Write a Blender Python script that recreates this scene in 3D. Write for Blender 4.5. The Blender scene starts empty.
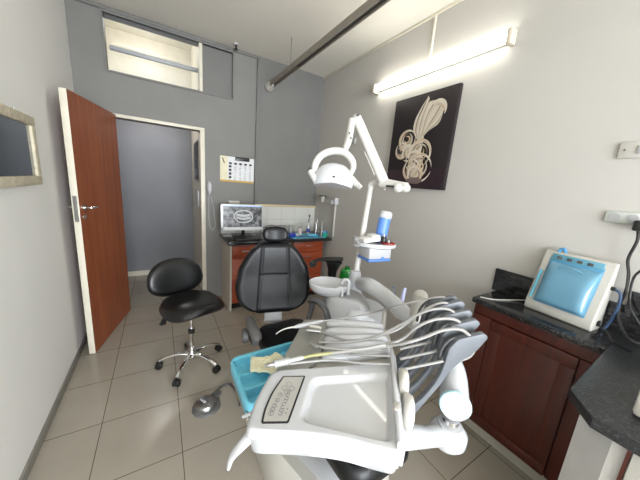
import bpy, bmesh, math, random
from mathutils import Vector, Matrix, noise
random.seed(7)
PI = math.pi
sc = bpy.context.scene
COL = sc.collection
V3 = Vector

# ------------------------------------------------------------------ camera
CAM = V3((0, 0, 1.5))
FW = V3((0.51591071, 0.83174094, -0.20504428))
RT = V3((0.85566009, -0.51179873, 0.07686266))
DN = V3((-0.04101158, -0.21510248, -0.97572997))
FPX = 260.93
cd = bpy.data.cameras.new('camera'); cam = bpy.data.objects.new('camera', cd); COL.objects.link(cam)
M = Matrix((RT, -DN, -FW)).transposed().to_4x4(); M.translation = CAM
cam.matrix_world = M
cd.sensor_fit = 'HORIZONTAL'; cd.sensor_width = 36; cd.lens = FPX / 640 * 36
cd.clip_start = 0.02
sc.camera = cam

def ray(u, v): return FW * FPX + RT * (u - 320) + DN * (v - 240)
def on(ax, val, u, v):
    """measure: where the sight line of a photo point meets a real plane"""
    q = ray(u, v); return CAM + q * ((val - CAM[ax]) / q[ax])
def onpl(p0, n, u, v):
    q = ray(u, v); return CAM + q * ((p0 - CAM).dot(n) / q.dot(n))
def dep(d, u, v): return CAM + ray(u, v) * (d / FPX)

XL, XR, YB, ZC, YN = -.62, 1.921, 3.326, 2.8965, -3.0

# ------------------------------------------------------------------ materials
MATS = {}
def lin(c):
    if isinstance(c, str):
        c = [int(c[i:i + 2], 16) / 255 for i in (0, 2, 4)]
    return tuple((x / 12.92 if x <= .04045 else ((x + .055) / 1.055) ** 2.4) for x in c) + (1,)
def mat(name, col, rough=.5, metal=0, spec=.5, var=.06, scale=8, bump=0, bscale=40, alpha=1, trans=0, coat=0, emit=None, es=0):
    m = bpy.data.materials.new(name); m.use_nodes = True
    nt = m.node_tree; b = nt.nodes['Principled BSDF']
    c = lin(col)
    b.inputs['Roughness'].default_value = rough; b.inputs['Metallic'].default_value = metal
    b.inputs['Specular IOR Level'].default_value = spec
    b.inputs['Coat Weight'].default_value = coat
    b.inputs['Transmission Weight'].default_value = trans
    b.inputs['Alpha'].default_value = alpha
    b.inputs['Base Color'].default_value = c
    tc = nt.nodes.new('ShaderNodeTexCoord')
    if var:
        n = nt.nodes.new('ShaderNodeTexNoise'); n.inputs['Scale'].default_value = scale; n.inputs['Detail'].default_value = 5
        nt.links.new(tc.outputs['Object'], n.inputs['Vector'])
        r = nt.nodes.new('ShaderNodeValToRGB')
        r.color_ramp.elements[0].position = .3; r.color_ramp.elements[1].position = .7
        r.color_ramp.elements[0].color = tuple(x * (1 - var) for x in c[:3]) + (1,)
        r.color_ramp.elements[1].color = tuple(min(1, x * (1 + var)) for x in c[:3]) + (1,)
        nt.links.new(n.outputs['Fac'], r.inputs['Fac']); nt.links.new(r.outputs['Color'], b.inputs['Base Color'])
    if bump:
        n = nt.nodes.new('ShaderNodeTexNoise'); n.inputs['Scale'].default_value = bscale; n.inputs['Detail'].default_value = 6
        nt.links.new(tc.outputs['Object'], n.inputs['Vector'])
        bp = nt.nodes.new('ShaderNodeBump'); bp.inputs['Strength'].default_value = bump; bp.inputs['Distance'].default_value = .01
        nt.links.new(n.outputs['Fac'], bp.inputs['Height']); nt.links.new(bp.outputs['Normal'], b.inputs['Normal'])
    if emit:
        b.inputs['Emission Color'].default_value = lin(emit); b.inputs['Emission Strength'].default_value = es
    MATS[name] = m
    return m
def N(nt, t, **kw):
    n = nt.nodes.new(t)
    for k, v in kw.items(): setattr(n, k, v)
    return n

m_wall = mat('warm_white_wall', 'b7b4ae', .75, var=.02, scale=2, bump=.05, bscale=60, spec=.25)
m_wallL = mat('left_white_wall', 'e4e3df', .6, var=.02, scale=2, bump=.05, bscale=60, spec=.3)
m_grey = mat('grey_wall_paint', '7d7c79', .55, var=.05, scale=2.5, bump=.06, bscale=30, spec=.3)
m_grey2 = mat('grey_wall_paint_board', '757472', .5, var=.05, scale=2.5, bump=.04, bscale=30, spec=.3)
m_hall = mat('hall_grey_paint', '828388', .6, var=.05, scale=2, bump=.05, bscale=30, spec=.3)
m_base = mat('grey_skirting_paint', '85827a', .5)
m_ceil = mat('ceiling_paint', 'd8d4ca', .85, var=.02, scale=2, spec=.2)
m_cream = mat('cream_gloss_paint', 'd8d2c2', .4, var=.04)
m_white = mat('white_plastic', 'bbbcbf', .24, var=.01, coat=.3)
m_white2 = mat('white_enamel', 'bab7af', .3, var=.02)
m_lwhite = mat('lamp_white_plastic', 'c3c1bc', .3, var=.01)
m_lgrey = mat('light_grey_plastic', 'a6a6a7', .35, var=.02)
m_mgrey = mat('warm_grey_plastic', '5b5a59', .45, var=.02)
m_fin = mat('blue_grey_plastic', '61656b', .4, var=.02)
m_find = mat('dark_grey_plastic', '4a4a4c', .4, var=.03)
m_mat = mat('grey_silicone_mat', '8b8a84', .6, var=.03)
m_hose = mat('grey_hose_rubber', '8d8b88', .35, var=.03)
m_leather = mat('black_leatherette', '0e0f12', .38, var=.1, bump=.08, bscale=250, spec=.35)
m_leatherS = mat('black_vinyl', '0b0b0c', .32, var=.1, bump=.05, bscale=200)
m_black = mat('black_plastic', '141414', .35, var=.1)
m_chrome = mat('chrome', 'e3e3e3', .1, metal=1, var=0)
m_steel = mat('brushed_steel', 'b0b0b0', .3, metal=1, var=.05)
m_sky = mat('sky_blue_plastic', '68b9d2', .35, var=.03)
m_glove = mat('cream_latex', 'dcd8b8', .5, var=.05, scale=40)
m_blue = mat('cornflower_blue_plastic', '5b86d0', .4, var=.02)
m_cyan = mat('cyan_paper', '62b2d6', .8, var=.05)
m_teal = mat('teal_plastic', '2fa28c', .4)
m_dblue = mat('dark_blue_plastic', '243a9a', .35)
m_green = mat('green_plastic', '1f9a3c', .25, coat=.3)
m_red = mat('red_plastic', '9c2a1c', .4)
m_glassb = mat('tinted_blue_cover', '6fa3bd', .12, var=.02, alpha=.72, coat=.5)
m_pale = mat('pale_blue_rubber', 'b7dbe3', .5)
m_paper = mat('white_paper', 'dfe0e2', .8, var=.02)
m_yellow = mat('ochre_paper', 'c8a45a', .8)
m_print = mat('black_print', '2a2a2c', .7)
m_gprint = mat('grey_print', '77787c', .7)
m_canvas = mat('black_canvas', '1c1417', .45, var=.2, scale=3)
m_quill = mat('cream_paper_strip', 'bfa98f', .7, var=.16, scale=12)
m_quill2 = mat('pale_paper_strip', 'bdb3a2', .7, var=.12, scale=10)
m_wframe = mat('distressed_cream_wood', 'c8bfa8', .6, var=.18, scale=30)
m_mirror = mat('mirror_glass', '8f9496', .03, metal=1, var=0)
m_rail = mat('brown_grey_rail', '857e74', .45)
m_track = mat('dark_track', '3a3531', .5)
m_plinth = mat('cream_plinth', 'b9b5aa', .5, var=.04)
m_scr_w = mat('xray_white', 'b9bcc0', .3, emit='9a9da0', es=.3, var=0)
m_yhose = mat('yellow_hose', '918f62', .4)
m_glass = mat('clear_acrylic', 'ffffff', .05, trans=1, var=0)
m_dkglass = mat('smoky_acrylic', '30383a', .1, alpha=.55, var=0)
m_tube = mat('fluorescent_tube', 'ffffff', .3, var=0, emit='fffdf2', es=10)
m_halltube = mat('hall_tube', 'ffffff', .3, var=0, emit='fff6e8', es=8)

def wood(name, c1, c2, sx=1, rough=.35, axis='Z'):
    m = bpy.data.materials.new(name); m.use_nodes = True; nt = m.node_tree; b = nt.nodes['Principled BSDF']
    tc = N(nt, 'ShaderNodeTexCoord'); mp = N(nt, 'ShaderNodeMapping')
    mp.inputs['Scale'].default_value = (22, 22, .9) if axis == 'Z' else (1.2, 1.2, 22)
    nt.links.new(tc.outputs['Object'], mp.inputs['Vector'])
    n = N(nt, 'ShaderNodeTexNoise'); n.inputs['Scale'].default_value = 1.8 * sx; n.inputs['Detail'].default_value = 8; n.inputs['Distortion'].default_value = .6
    nt.links.new(mp.outputs['Vector'], n.inputs['Vector'])
    r = N(nt, 'ShaderNodeValToRGB'); r.color_ramp.elements[0].position = .3; r.color_ramp.elements[1].position = .72
    r.color_ramp.elements[0].color = lin(c1); r.color_ramp.elements[1].color = lin(c2)
    nt.links.new(n.outputs['Fac'], r.inputs['Fac']); nt.links.new(r.outputs['Color'], b.inputs['Base Color'])
    b.inputs['Roughness'].default_value = rough
    MATS[name] = m; return m
m_door = wood('door_veneer', '783a20', '96532f', rough=.42)
m_cherry = wood('cherry_laminate', '7a3018', 'a24c2b', axis='X')
m_cherryR = wood('dark_cherry_laminate', '42160b', '58200e', rough=.4)

def granite(name, c0, c1, sc_=160, rough=.15):
    m = bpy.data.materials.new(name); m.use_nodes = True; nt = m.node_tree; b = nt.nodes['Principled BSDF']
    tc = N(nt, 'ShaderNodeTexCoord'); n = N(nt, 'ShaderNodeTexNoise'); n.inputs['Scale'].default_value = sc_; n.inputs['Detail'].default_value = 3
    nt.links.new(tc.outputs['Object'], n.inputs['Vector'])
    r = N(nt, 'ShaderNodeValToRGB'); r.color_ramp.elements[0].position = .5; r.color_ramp.elements[1].position = .72
    r.color_ramp.elements[0].color = lin(c0); r.color_ramp.elements[1].color = lin(c1)
    nt.links.new(n.outputs['Fac'], r.inputs['Fac']); nt.links.new(r.outputs['Color'], b.inputs['Base Color'])
    b.inputs['Roughness'].default_value = rough
    return m
m_gran = granite('black_granite', '161616', '4a4a4c')
m_gran2 = granite('charcoal_granite', '1d1e20', '45484c', 120, .3)

def bricky(name, c1, c2, cm, w, h, mortar, rough, wallaxes=(1, 2), off=.5, bumpd=.3):
    m = bpy.data.materials.new(name); m.use_nodes = True; nt = m.node_tree; b = nt.nodes['Principled BSDF']
    tc = N(nt, 'ShaderNodeTexCoord'); sp = N(nt, 'ShaderNodeSeparateXYZ'); cb = N(nt, 'ShaderNodeCombineXYZ')
    nt.links.new(tc.outputs['Object'], sp.inputs[0])
    nt.links.new(sp.outputs[wallaxes[0]], cb.inputs[0]); nt.links.new(sp.outputs[wallaxes[1]], cb.inputs[1])
    k = N(nt, 'ShaderNodeTexBrick'); nt.links.new(cb.outputs[0], k.inputs['Vector'])
    k.offset = off; k.inputs['Scale'].default_value = 1; k.inputs['Brick Width'].default_value = w; k.inputs['Row Height'].default_value = h
    k.inputs['Mortar Size'].default_value = mortar; k.inputs['Mortar Smooth'].default_value = .1
    k.inputs['Color1'].default_value = lin(c1); k.inputs['Color2'].default_value = lin(c2); k.inputs['Mortar'].default_value = lin(cm)
    nt.links.new(k.outputs['Color'], b.inputs['Base Color'])
    bp = N(nt, 'ShaderNodeBump'); bp.invert = True; bp.inputs['Strength'].default_value = bumpd; bp.inputs['Distance'].default_value = .003
    nt.links.new(k.outputs['Fac'], bp.inputs['Height']); nt.links.new(bp.outputs['Normal'], b.inputs['Normal'])
    b.inputs['Roughness'].default_value = rough
    return m
m_mosaic = bricky('black_mosaic_tile', '141414', '2b2b2d', '0a0a0a', .05, .022, .002, .15)
m_wtile = bricky('white_wall_tile', 'cfcfca', 'd4d4cf', 'b2b0a8', .2, .2, .002, .2, (0, 2), 0)

def floor_mat():
    m = bpy.data.materials.new('beige_porcelain_tile'); m.use_nodes = True; nt = m.node_tree; b = nt.nodes['Principled BSDF']
    tc = N(nt, 'ShaderNodeTexCoord'); mp = N(nt, 'ShaderNodeMapping'); mp.inputs['Location'].default_value = (.357 + .4032 * 10, -2.1446 + .4032 * 30, 0)
    nt.links.new(tc.outputs['Object'], mp.inputs['Vector'])
    k = N(nt, 'ShaderNodeTexBrick'); nt.links.new(mp.outputs['Vector'], k.inputs['Vector'])
    k.offset = 0; k.inputs['Scale'].default_value = 1; k.inputs['Brick Width'].default_value = .4032; k.inputs['Row Height'].default_value = .4032
    k.inputs['Mortar Size'].default_value = .0022; k.inputs['Mortar Smooth'].default_value = .1
    k.inputs['Color1'].default_value = lin('aaa295'); k.inputs['Color2'].default_value = lin('a69e91'); k.inputs['Mortar'].default_value = lin('5e5447')
    n = N(nt, 'ShaderNodeTexNoise'); n.inputs['Scale'].default_value = 3; n.inputs['Detail'].default_value = 6
    nt.links.new(tc.outputs['Object'], n.inputs['Vector'])
    mx = N(nt, 'ShaderNodeMix', data_type='RGBA', blend_type='MULTIPLY'); mx.inputs[0].default_value = .25
    nt.links.new(k.outputs['Color'], mx.inputs[6]); nt.links.new(n.outputs['Fac'], mx.inputs[7])
    nt.links.new(mx.outputs[2], b.inputs['Base Color'])
    bp = N(nt, 'ShaderNodeBump'); bp.invert = True; bp.inputs['Strength'].default_value = .4; bp.inputs['Distance'].default_value = .002
    nt.links.new(k.outputs['Fac'], bp.inputs['Height']); nt.links.new(bp.outputs['Normal'], b.inputs['Normal'])
    b.inputs['Roughness'].default_value = .22; b.inputs['Specular IOR Level'].default_value = .5
    return m
m_floor = floor_mat()

def xray_mat():
    """screen picture: grey film with cloudy bone pattern, lit by the display itself"""
    m = bpy.data.materials.new('xray_screen'); m.use_nodes = True; nt = m.node_tree; b = nt.nodes['Principled BSDF']
    tc = N(nt, 'ShaderNodeTexCoord')
    n = N(nt, 'ShaderNodeTexNoise'); n.inputs['Scale'].default_value = 22; n.inputs['Detail'].default_value = 8
    nt.links.new(tc.outputs['Object'], n.inputs['Vector'])
    r = N(nt, 'ShaderNodeValToRGB'); r.color_ramp.elements[0].position = .4; r.color_ramp.elements[1].position = .66
    r.color_ramp.elements[0].color = lin('1c1d1f'); r.color_ramp.elements[1].color = lin('8c8e90')
    nt.links.new(n.outputs['Fac'], r.inputs['Fac'])
    b.inputs['Base Color'].default_value = (.01, .01, .01, 1); b.inputs['Roughness'].default_value = .2
    nt.links.new(r.outputs['Color'], b.inputs['Emission Color']); b.inputs['Emission Strength'].default_value = .6
    return m
m_xray = xray_mat()

# ------------------------------------------------------------------ mesh helpers
class MB:
    def __init__(s, T=None): s.bm = bmesh.new(); s.T = T or Matrix()
    def add(s, b, M=None):
        me = bpy.data.meshes.new('t'); 
        if M is not None: b.transform(M)
        b.transform(s.T); b.to_mesh(me); b.free(); s.bm.from_mesh(me); bpy.data.meshes.remove(me); return s
    def box(s, c, size, bev=0, rot=None, seg=2):
        b = bmesh.new(); bmesh.ops.create_cube(b, size=1); bmesh.ops.scale(b, vec=size, verts=b.verts)
        if bev: bmesh.ops.bevel(b, geom=b.edges[:], offset=bev, segments=seg, profile=.5, affect='EDGES')
        Mx = Matrix.Translation(c)
        if rot is not None: Mx = Mx @ (rot if isinstance(rot, Matrix) else Matrix.Rotation(rot, 4, 'Z'))
        return s.add(b, Mx)
    def bx(s, x0, x1, y0, y1, z0, z1, bev=0):
        return s.box(((x0 + x1) / 2, (y0 + y1) / 2, (z0 + z1) / 2), (abs(x1 - x0), abs(y1 - y0), abs(z1 - z0)), bev)
    def tube(s, pts, r, n=12, smooth=0, closed=False, cap=True, flat=None):
        pts = [V3(p) for p in pts]
        rs = list(r) if isinstance(r, (list, tuple)) else [r] * len(pts)
        if smooth:
            P, R = [], []
            L = len(pts)
            rng = L if closed else L - 1
            for i in range(rng):
                g = lambda k: pts[k % L] if closed else pts[max(0, min(L - 1, k))]
                p0, p1, p2, p3 = g(i - 1), g(i), g(i + 1), g(i + 2)
                for k in range(smooth):
                    t = k / smooth
                    P.append(.5 * ((2 * p1) + (p2 - p0) * t + (2 * p0 - 5 * p1 + 4 * p2 - p3) * t * t + (3 * p1 - p0 - 3 * p2 + p3) * t ** 3))
                    R.append(rs[i] * (1 - t) + rs[(i + 1) % L] * t)
            if not closed: P.append(pts[-1]); R.append(rs[-1])
            pts, rs = P, R
        b = bmesh.new(); L = len(pts); rings = []
        up = None
        for i, p in enumerate(pts):
            a = pts[(i - 1) % L] if (closed or i > 0) else pts[i]
            c = pts[(i + 1) % L] if (closed or i < L - 1) else pts[i]
            t = (c - a); t = t.normalized() if t.length > 1e-9 else V3((0, 0, 1))
            if up is None:
                up = V3((0, 0, 1)) if abs(t.z) < .9 else V3((1, 0, 0))
            up = (up - t * up.dot(t)); up = up.normalized() if up.length > 1e-6 else t.orthogonal().normalized()
            sd = t.cross(up)
            fx, fy = flat if flat else (1, 1)
            rings.append([b.verts.new(p + (sd * math.cos(2 * PI * k / n) * fx + up * math.sin(2 * PI * k / n) * fy) * rs[i]) for k in range(n)])
        for i in range(L if closed else L - 1):
            A, B = rings[i], rings[(i + 1) % L]
            for k in range(n): b.faces.new((A[k], A[(k + 1) % n], B[(k + 1) % n], B[k]))
        if cap and not closed:
            b.faces.new(rings[0][::-1]); b.faces.new(rings[-1])
        bmesh.ops.recalc_face_normals(b, faces=b.faces[:])
        return s.add(b)
    def cyl(s, p0, p1, r0, r1=None, n=20, bev=0):
        r1 = r0 if r1 is None else r1
        p0, p1 = V3(p0), V3(p1)
        if bev:
            d = (p1 - p0).normalized() * bev
            return s.tube([p0, p0 + d * .3, p0 + d, p1 - d, p1 - d * .3, p1], [r0 - bev, r0 - bev * .3, r0, r1, r1 - bev * .3, r1 - bev], n)
        return s.tube([p0, p1], [r0, r1], n)
    def lathe(s, prof, loc=(0, 0, 0), n=28, rot=None, sx=1, sy=1):
        b = bmesh.new(); rings = []
        for r, z in prof:
            rings.append([b.verts.new((r * math.cos(2 * PI * k / n) * sx, r * math.sin(2 * PI * k / n) * sy, z)) for k in range(n)])
        for A, B in zip(rings, rings[1:]):
            for k in range(n): b.faces.new((A[k], A[(k + 1) % n], B[(k + 1) % n], B[k]))
        b.faces.new(rings[0]); b.faces.new(rings[-1])
        bmesh.ops.remove_doubles(b, verts=b.verts, dist=1e-5)
        bmesh.ops.recalc_face_normals(b, faces=b.faces[:])
        Mx = Matrix.Translation(loc)
        if rot is not None: Mx = Mx @ rot
        return s.add(b, Mx)
    def prism(s, poly, z0, z1, M=None, bev=0):
        """poly of 2D points extruded in z (then moved by M)"""
        b = bmesh.new()
        A = [b.verts.new((x, y, z0)) for x, y in poly]; B = [b.verts.new((x, y, z1)) for x, y in poly]
        n = len(poly)
        b.faces.new(A[::-1]); b.faces.new(B)
        for k in range(n): b.faces.new((A[k], A[(k + 1) % n], B[(k + 1) % n], B[k]))
        bmesh.ops.recalc_face_normals(b, faces=b.faces[:])
        if bev:
            ed = [e for e in b.edges if abs(e.verts[0].co.z - e.verts[1].co.z) < 1e-6]
            bmesh.ops.bevel(b, geom=ed, offset=bev, segments=3, profile=.5, affect='EDGES')
        return s.add(b, M)
    def ell(s, c, rad, rot=None, e=1, n=24, m=14):
        """(super)ellipsoid"""
        b = bmesh.new(); rings = []
        pw = lambda x: math.copysign(abs(x) ** e, x)
        for i in range(1, m):
            ph = -PI / 2 + PI * i / m
            rings.append([b.verts.new((rad[0] * pw(math.cos(ph)) * pw(math.cos(2 * PI * k / n)), rad[1] * pw(math.cos(ph)) * pw(math.sin(2 * PI * k / n)), rad[2] * pw(math.sin(ph)))) for k in range(n)])
        lo = b.verts.new((0, 0, -rad[2])); hi = b.verts.new((0, 0, rad[2]))
        for A, B in zip(rings, rings[1:]):
            for k in range(n): b.faces.new((A[k], A[(k + 1) % n], B[(k + 1) % n], B[k]))
        for k in range(n):
            b.faces.new((rings[0][(k + 1) % n], rings[0][k], lo)); b.faces.new((rings[-1][k], rings[-1][(k + 1) % n], hi))
        Mx = Matrix.Translation(c)
        if rot is not None: Mx = Mx @ rot
        return s.add(b, Mx)
    def puck(s, outline, hfn, zb, rings=24, edge=.006, center=None, zfn=None):
        """solid with a traced outline, a height-field top and a rounded rim; zb = depth of the underside below the top"""
        n = len(outline); pts = [V3((x, y)) for x, y in outline]
        c = V3(center) if center else sum(pts, V3((0, 0))) / n
        b = bmesh.new(); R = []
        for i in range(1, rings + 1):
            t = (i / rings)
            row = []
            for p in pts:
                q = c + (p - c) * t
                d = (p - c).length * (1 - t)
                z = hfn(q.x, q.y)
                if d < edge: z -= edge - math.sqrt(max(0, edge ** 2 - (edge - d) ** 2))
                row.append(b.verts.new((q.x, q.y, z)))
            R.append(row)
        cen = b.verts.new((c.x, c.y, hfn(c.x, c.y)))
        for k in range(n): b.faces.new((cen, R[0][k], R[0][(k + 1) % n]))
        for A, B in zip(R, R[1:]):
            for k in range(n): b.faces.new((A[k], B[k], B[(k + 1) % n], A[(k + 1) % n]))
        base = zfn or (lambda x, y: hfn(pts[0].x, pts[0].y))
        for dz, ins in zb:
            row = []
            for k, p in enumerate(pts):
                dr = (c - p); q = p + dr.normalized() * ins
                z = (zfn(p.x, p.y) if zfn else R[rings - 1][k].co.z) - dz
                row.append(b.verts.new((q.x, q.y, z)))
            A = R[-1]
            for k in range(n): b.faces.new((A[k], row[k], row[(k + 1) % n], A[(k + 1) % n]))
            R.append(row)
        b.faces.new(R[-1][::-1])
        bmesh.ops.recalc_face_normals(b, faces=b.faces[:])
        return s.add(b)
    def quads(s, vs, fs):
        b = bmesh.new(); W = [b.verts.new(v) for v in vs]
        for f in fs: b.faces.new([W[i] for i in f])
        bmesh.ops.recalc_face_normals(b, faces=b.faces[:])
        return s.add(b)
    def build(s, name, m, parent=None, angle=38, label=None, shift=True):
        me = bpy.data.meshes.new(name)
        off = V3((0, 0, 0))
        if parent is not None:
            p = parent
            while p is not None: off += p.location; p = p.parent
        elif shift:
            xs = [v.co for v in s.bm.verts]
            off = V3(((min(v.x for v in xs) + max(v.x for v in xs)) / 2, (min(v.y for v in xs) + max(v.y for v in xs)) / 2, min(v.z for v in xs)))
        s.bm.transform(Matrix.Translation(-off))
        s.bm.to_mesh(me); s.bm.free()
        me.materials.append(m)
        for p in me.polygons: p.use_smooth = True
        try: me.set_sharp_from_angle(angle=math.radians(angle))
        except Exception: pass
        o = bpy.data.objects.new(name, me); COL.objects.link(o)
        if parent is not None: o.parent = parent
        else: o.location = off
        if label: o['label'] = label
        return o

def thing(name, label, cat, loc=(0, 0, 0), group=None):
    o = bpy.data.objects.new(name, None); COL.objects.link(o); o.location = loc
    o.empty_display_size = .05
    o['label'] = label; o['category'] = cat
    if group: o['group'] = group
    return o
def tag(o, label, cat, group=None, kind=None):
    o['label'] = label; o['category'] = cat
    if group: o['group'] = group
    if kind: o['kind'] = kind
    return o
def struct(o): o['kind'] = 'structure'; return o
def rotm(ax, deg): return Matrix.Rotation(math.radians(deg), 4, ax)
def frame(origin, x, z=None):
    """matrix whose local x is `x`, local z near `z`"""
    x = V3(x).normalized(); z = V3(z or (0, 0, 1)); y = z.cross(x).normalized(); z = x.cross(y)
    Mx = Matrix((x, y, z)).transposed().to_4x4(); Mx.translation = V3(origin); return Mx
def rrect(cx, cy, hx, hy, r, n=6):
    o = []
    for sx, sy, a0 in ((1, 1, 0), (-1, 1, 90), (-1, -1, 180), (1, -1, 270)):
        for k in range(n + 1):
            a = math.radians(a0 + 90 * k / n)
            o.append((cx + sx * (hx - r) + r * math.cos(a), cy + sy * (hy - r) + r * math.sin(a)))
    return o
def roundpoly(P, r, n=6):
    """round the corners of a polygon; r per corner or one value"""
    L = len(P); out = []
    for i in range(L):
        a, b, c = V3(P[i - 1]), V3(P[i]), V3(P[(i + 1) % L]); ri = r[i] if isinstance(r, (list, tuple)) else r
        d1 = (a - b); d2 = (c - b)
        t = min(ri, d1.length * .45, d2.length * .45)
        p1 = b + d1.normalized() * t; p2 = b + d2.normalized() * t
        for k in range(n + 1):
            u = k / n; out.append(tuple((p1 * (1 - u) ** 2 + b * 2 * u * (1 - u) + p2 * u * u)[:]))
    return out
def resample(P, n):
    L = len(P); seg = [(V3(P[(i + 1) % L]) - V3(P[i])).length for i in range(L)]; T = sum(seg); out = []; i = 0; acc = 0
    for k in range(n):
        d = T * k / n
        while acc + seg[i] < d - 1e-12: acc += seg[i]; i += 1
        t = (d - acc) / seg[i] if seg[i] > 0 else 0
        q = V3(P[i]).lerp(V3(P[(i + 1) % L]), t); out.append((q.x, q.y))
    return out
def sstep(a, b, x):
    t = max(0, min(1, (x - a) / (b - a))); return t * t * (3 - 2 * t)

# ================================================================== SETTING
W = .12
struct(MB().bx(XL - W, 3.2, YN - W, YB + 1.9, -.1, 0).build('floor', m_floor, shift=False))
struct(MB().bx(XL - W, XR + W, YN - W, YB + W, ZC, ZC + .1).build('ceiling', m_ceil, shift=False))
struct(MB().bx(XL - W, XL, YN - W, YB + W, 0, ZC).build('wall_left', m_wallL, shift=False))
struct(MB().bx(XR, XR + W, YN - W, YB + W, 0, ZC).build('wall_right', m_wall, shift=False))
# back wall with doorway and transom opening
DX0, DX1, DZ = -.352, .40, 1.985
TX0, TX1, TZ0, TZ1 = -.374, .745, 2.385, 2.845
b = MB()
b.bx(XL, DX0, YB, YB + W, 0, TZ0); b.bx(DX1, XR, YB, YB + W, 0, TZ0); b.bx(DX0, DX1, YB, YB + W, DZ, TZ0)
b.bx(XL, TX0, YB, YB + W, TZ0, TZ1); b.bx(TX1, XR, YB, YB + W, TZ0, TZ1); b.bx(XL, XR, YB, YB + W, TZ1, ZC)
struct(b.build('wall_back', m_grey, shift=False))
# near wall (behind the camera) with the daylight window
wx0, wx1, wz0, wz1 = -.5, 1.75, .25, 2.35
b = MB()
b.bx(XL, wx0, YN - W, YN, 0, ZC); b.bx(wx1, XR, YN - W, YN, 0, ZC); b.bx(wx0, wx1, YN - W, YN, 0, wz0); b.bx(wx0, wx1, YN - W, YN, wz1, ZC)
struct(b.build('wall_near', m_wall, shift=False))
wf = MB()
for x in (wx0 + .02, (wx0 + wx1) / 2, wx1 - .02): wf.bx(x - .02, x + .02, YN - .08, YN - .04, wz0, wz1)
for z in (wz0 + .02, wz1 - .02): wf.bx(wx0, wx1, YN - .08, YN - .04, z - .02, z + .02)
struct(wf.build('window_1', m_cream))
# hall beyond the door
HY = 4.45
b = MB(); b.bx(-.9, 1.6, HY, HY + .1, 0, 2.36); struct(b.build('wall_hall_back', m_hall, shift=False))
b = MB(); b.bx(.42, .52, YB + W, HY, 0, 2.36); struct(b.build('wall_hall_right', m_cream, shift=False))
b = MB(); b.bx(-.62, -.52, YB + W, HY, 0, 3.3); struct(b.build('wall_hall_left', m_hall, shift=False))
b = MB(); b.bx(-.62, .52, YB + W, HY, 2.3, 2.36); struct(b.build('ceiling_hall', m_hall, shift=False))
b = MB(); b.bx(-.52, .42, HY - .015, HY, 0, .07); struct(b.build('baseboard_hall', m_cream))
struct(MB().bx(XL, XL + .012, YN, YB, 0, .055, .003).build('baseboard_left', m_base))
# room beyond the transom: cream ceiling and wall
b = MB(); b.bx(-.9, 3.2, HY + .7, HY + .8, 2.36, 3.8); struct(b.build('wall_beyond_transom', m_cream, shift=False))
b = MB(); b.bx(-.9, 3.2, YB + W, HY + .8, 3.42, 3.5); struct(b.build('ceiling_beyond_transom', m_cream, shift=False))
b = MB(); b.bx(-.72, -.62, YB + W, HY + .8, 2.36, 3.5); struct(b.build('wall_transom_left', m_cream, shift=False))
b = MB(); b.bx(.50, .56, YB + W + .02, HY + .8, 2.36, 3.45); struct(b.build('wall_transom_right', m_cream, shift=False))
# grey fixed panel in the right third of the transom
b = MB(); b.bx(.43, TX1, YB + .035, YB + .055, TZ0, TZ1); struct(b.build('window_2', m_grey2))
b = MB(); b.bx(.405, .435, YB + .0, YB + .11, TZ0, TZ1); struct(b.build('trim_transom_post', m_cream))
b = MB()
b.bx(TX0 - .012, TX1 + .012, YB - .012, YB + .02, TZ0 - .018, TZ0); b.bx(TX0 - .012, TX1 + .012, YB - .012, YB + .02, TZ1, TZ1 + .018)
b.bx(TX0 - .018, TX0, YB - .010, YB + .02, TZ0, TZ1); b.bx(TX1, TX1 + .018, YB - .010, YB + .02, TZ0, TZ1)
struct(b.build('trim_transom', m_grey2))
b = MB(); b.bx(TX0, .43, YB + .3, YB + .34, 2.66, 2.70, .006)
struct(b.build('trim_trunking', m_lgrey))
b = MB(); b.tube([(TX0 - .1, HY + .5, 3.16), (.5, HY + .5, 3.16)], .012)
tag(b.build('ceiling_pipe', m_cream), 'thin cream pipe high beyond the transom opening', 'pipe')
# head batten along the top of the back wall, vertical batten, cornice strip
struct(MB().bx(XL, 1.04, YB - .02, YB, TZ1 + .018, ZC - .004, .004).build('trim_back_head', m_grey2))
struct(MB().bx(1.018, 1.052, YB - .03, YB, 1.19, TZ1 + .018, .004).build('trim_back_batten', m_grey2))
struct(MB().bx(1.052, XR, YB - .014, YB, 1.2, ZC).build('wall_back_board', m_grey2))
struct(MB().bx(.62, XR, YB - .016, YB, .825, 1.175).build('wall_back_tiles', m_wtile, shift=False))
struct(MB().bx(1.03, XR, YB - .035, YB, 1.173, 1.2, .003).build('trim_tile_edge', mat('cream_wood_edge', 'c9b78f', .5)))
struct(MB().bx(XR - .012, XR, YN, YB, ZC - .022, ZC, .003).build('trim_right_cornice', m_cream))
# door frame
b = MB()
b.bx(DX1, DX1 + .045, YB - .02, YB + W, 0, DZ, .003); b.bx(DX0 - .03, DX1 + .045, YB - .02, YB + W, DZ, DZ + .03, .003)
b.bx(DX0 - .03, DX0, YB - .02, YB + W, 0, DZ, .003)
struct(b.build('trim_door_frame', m_cream))

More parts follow.
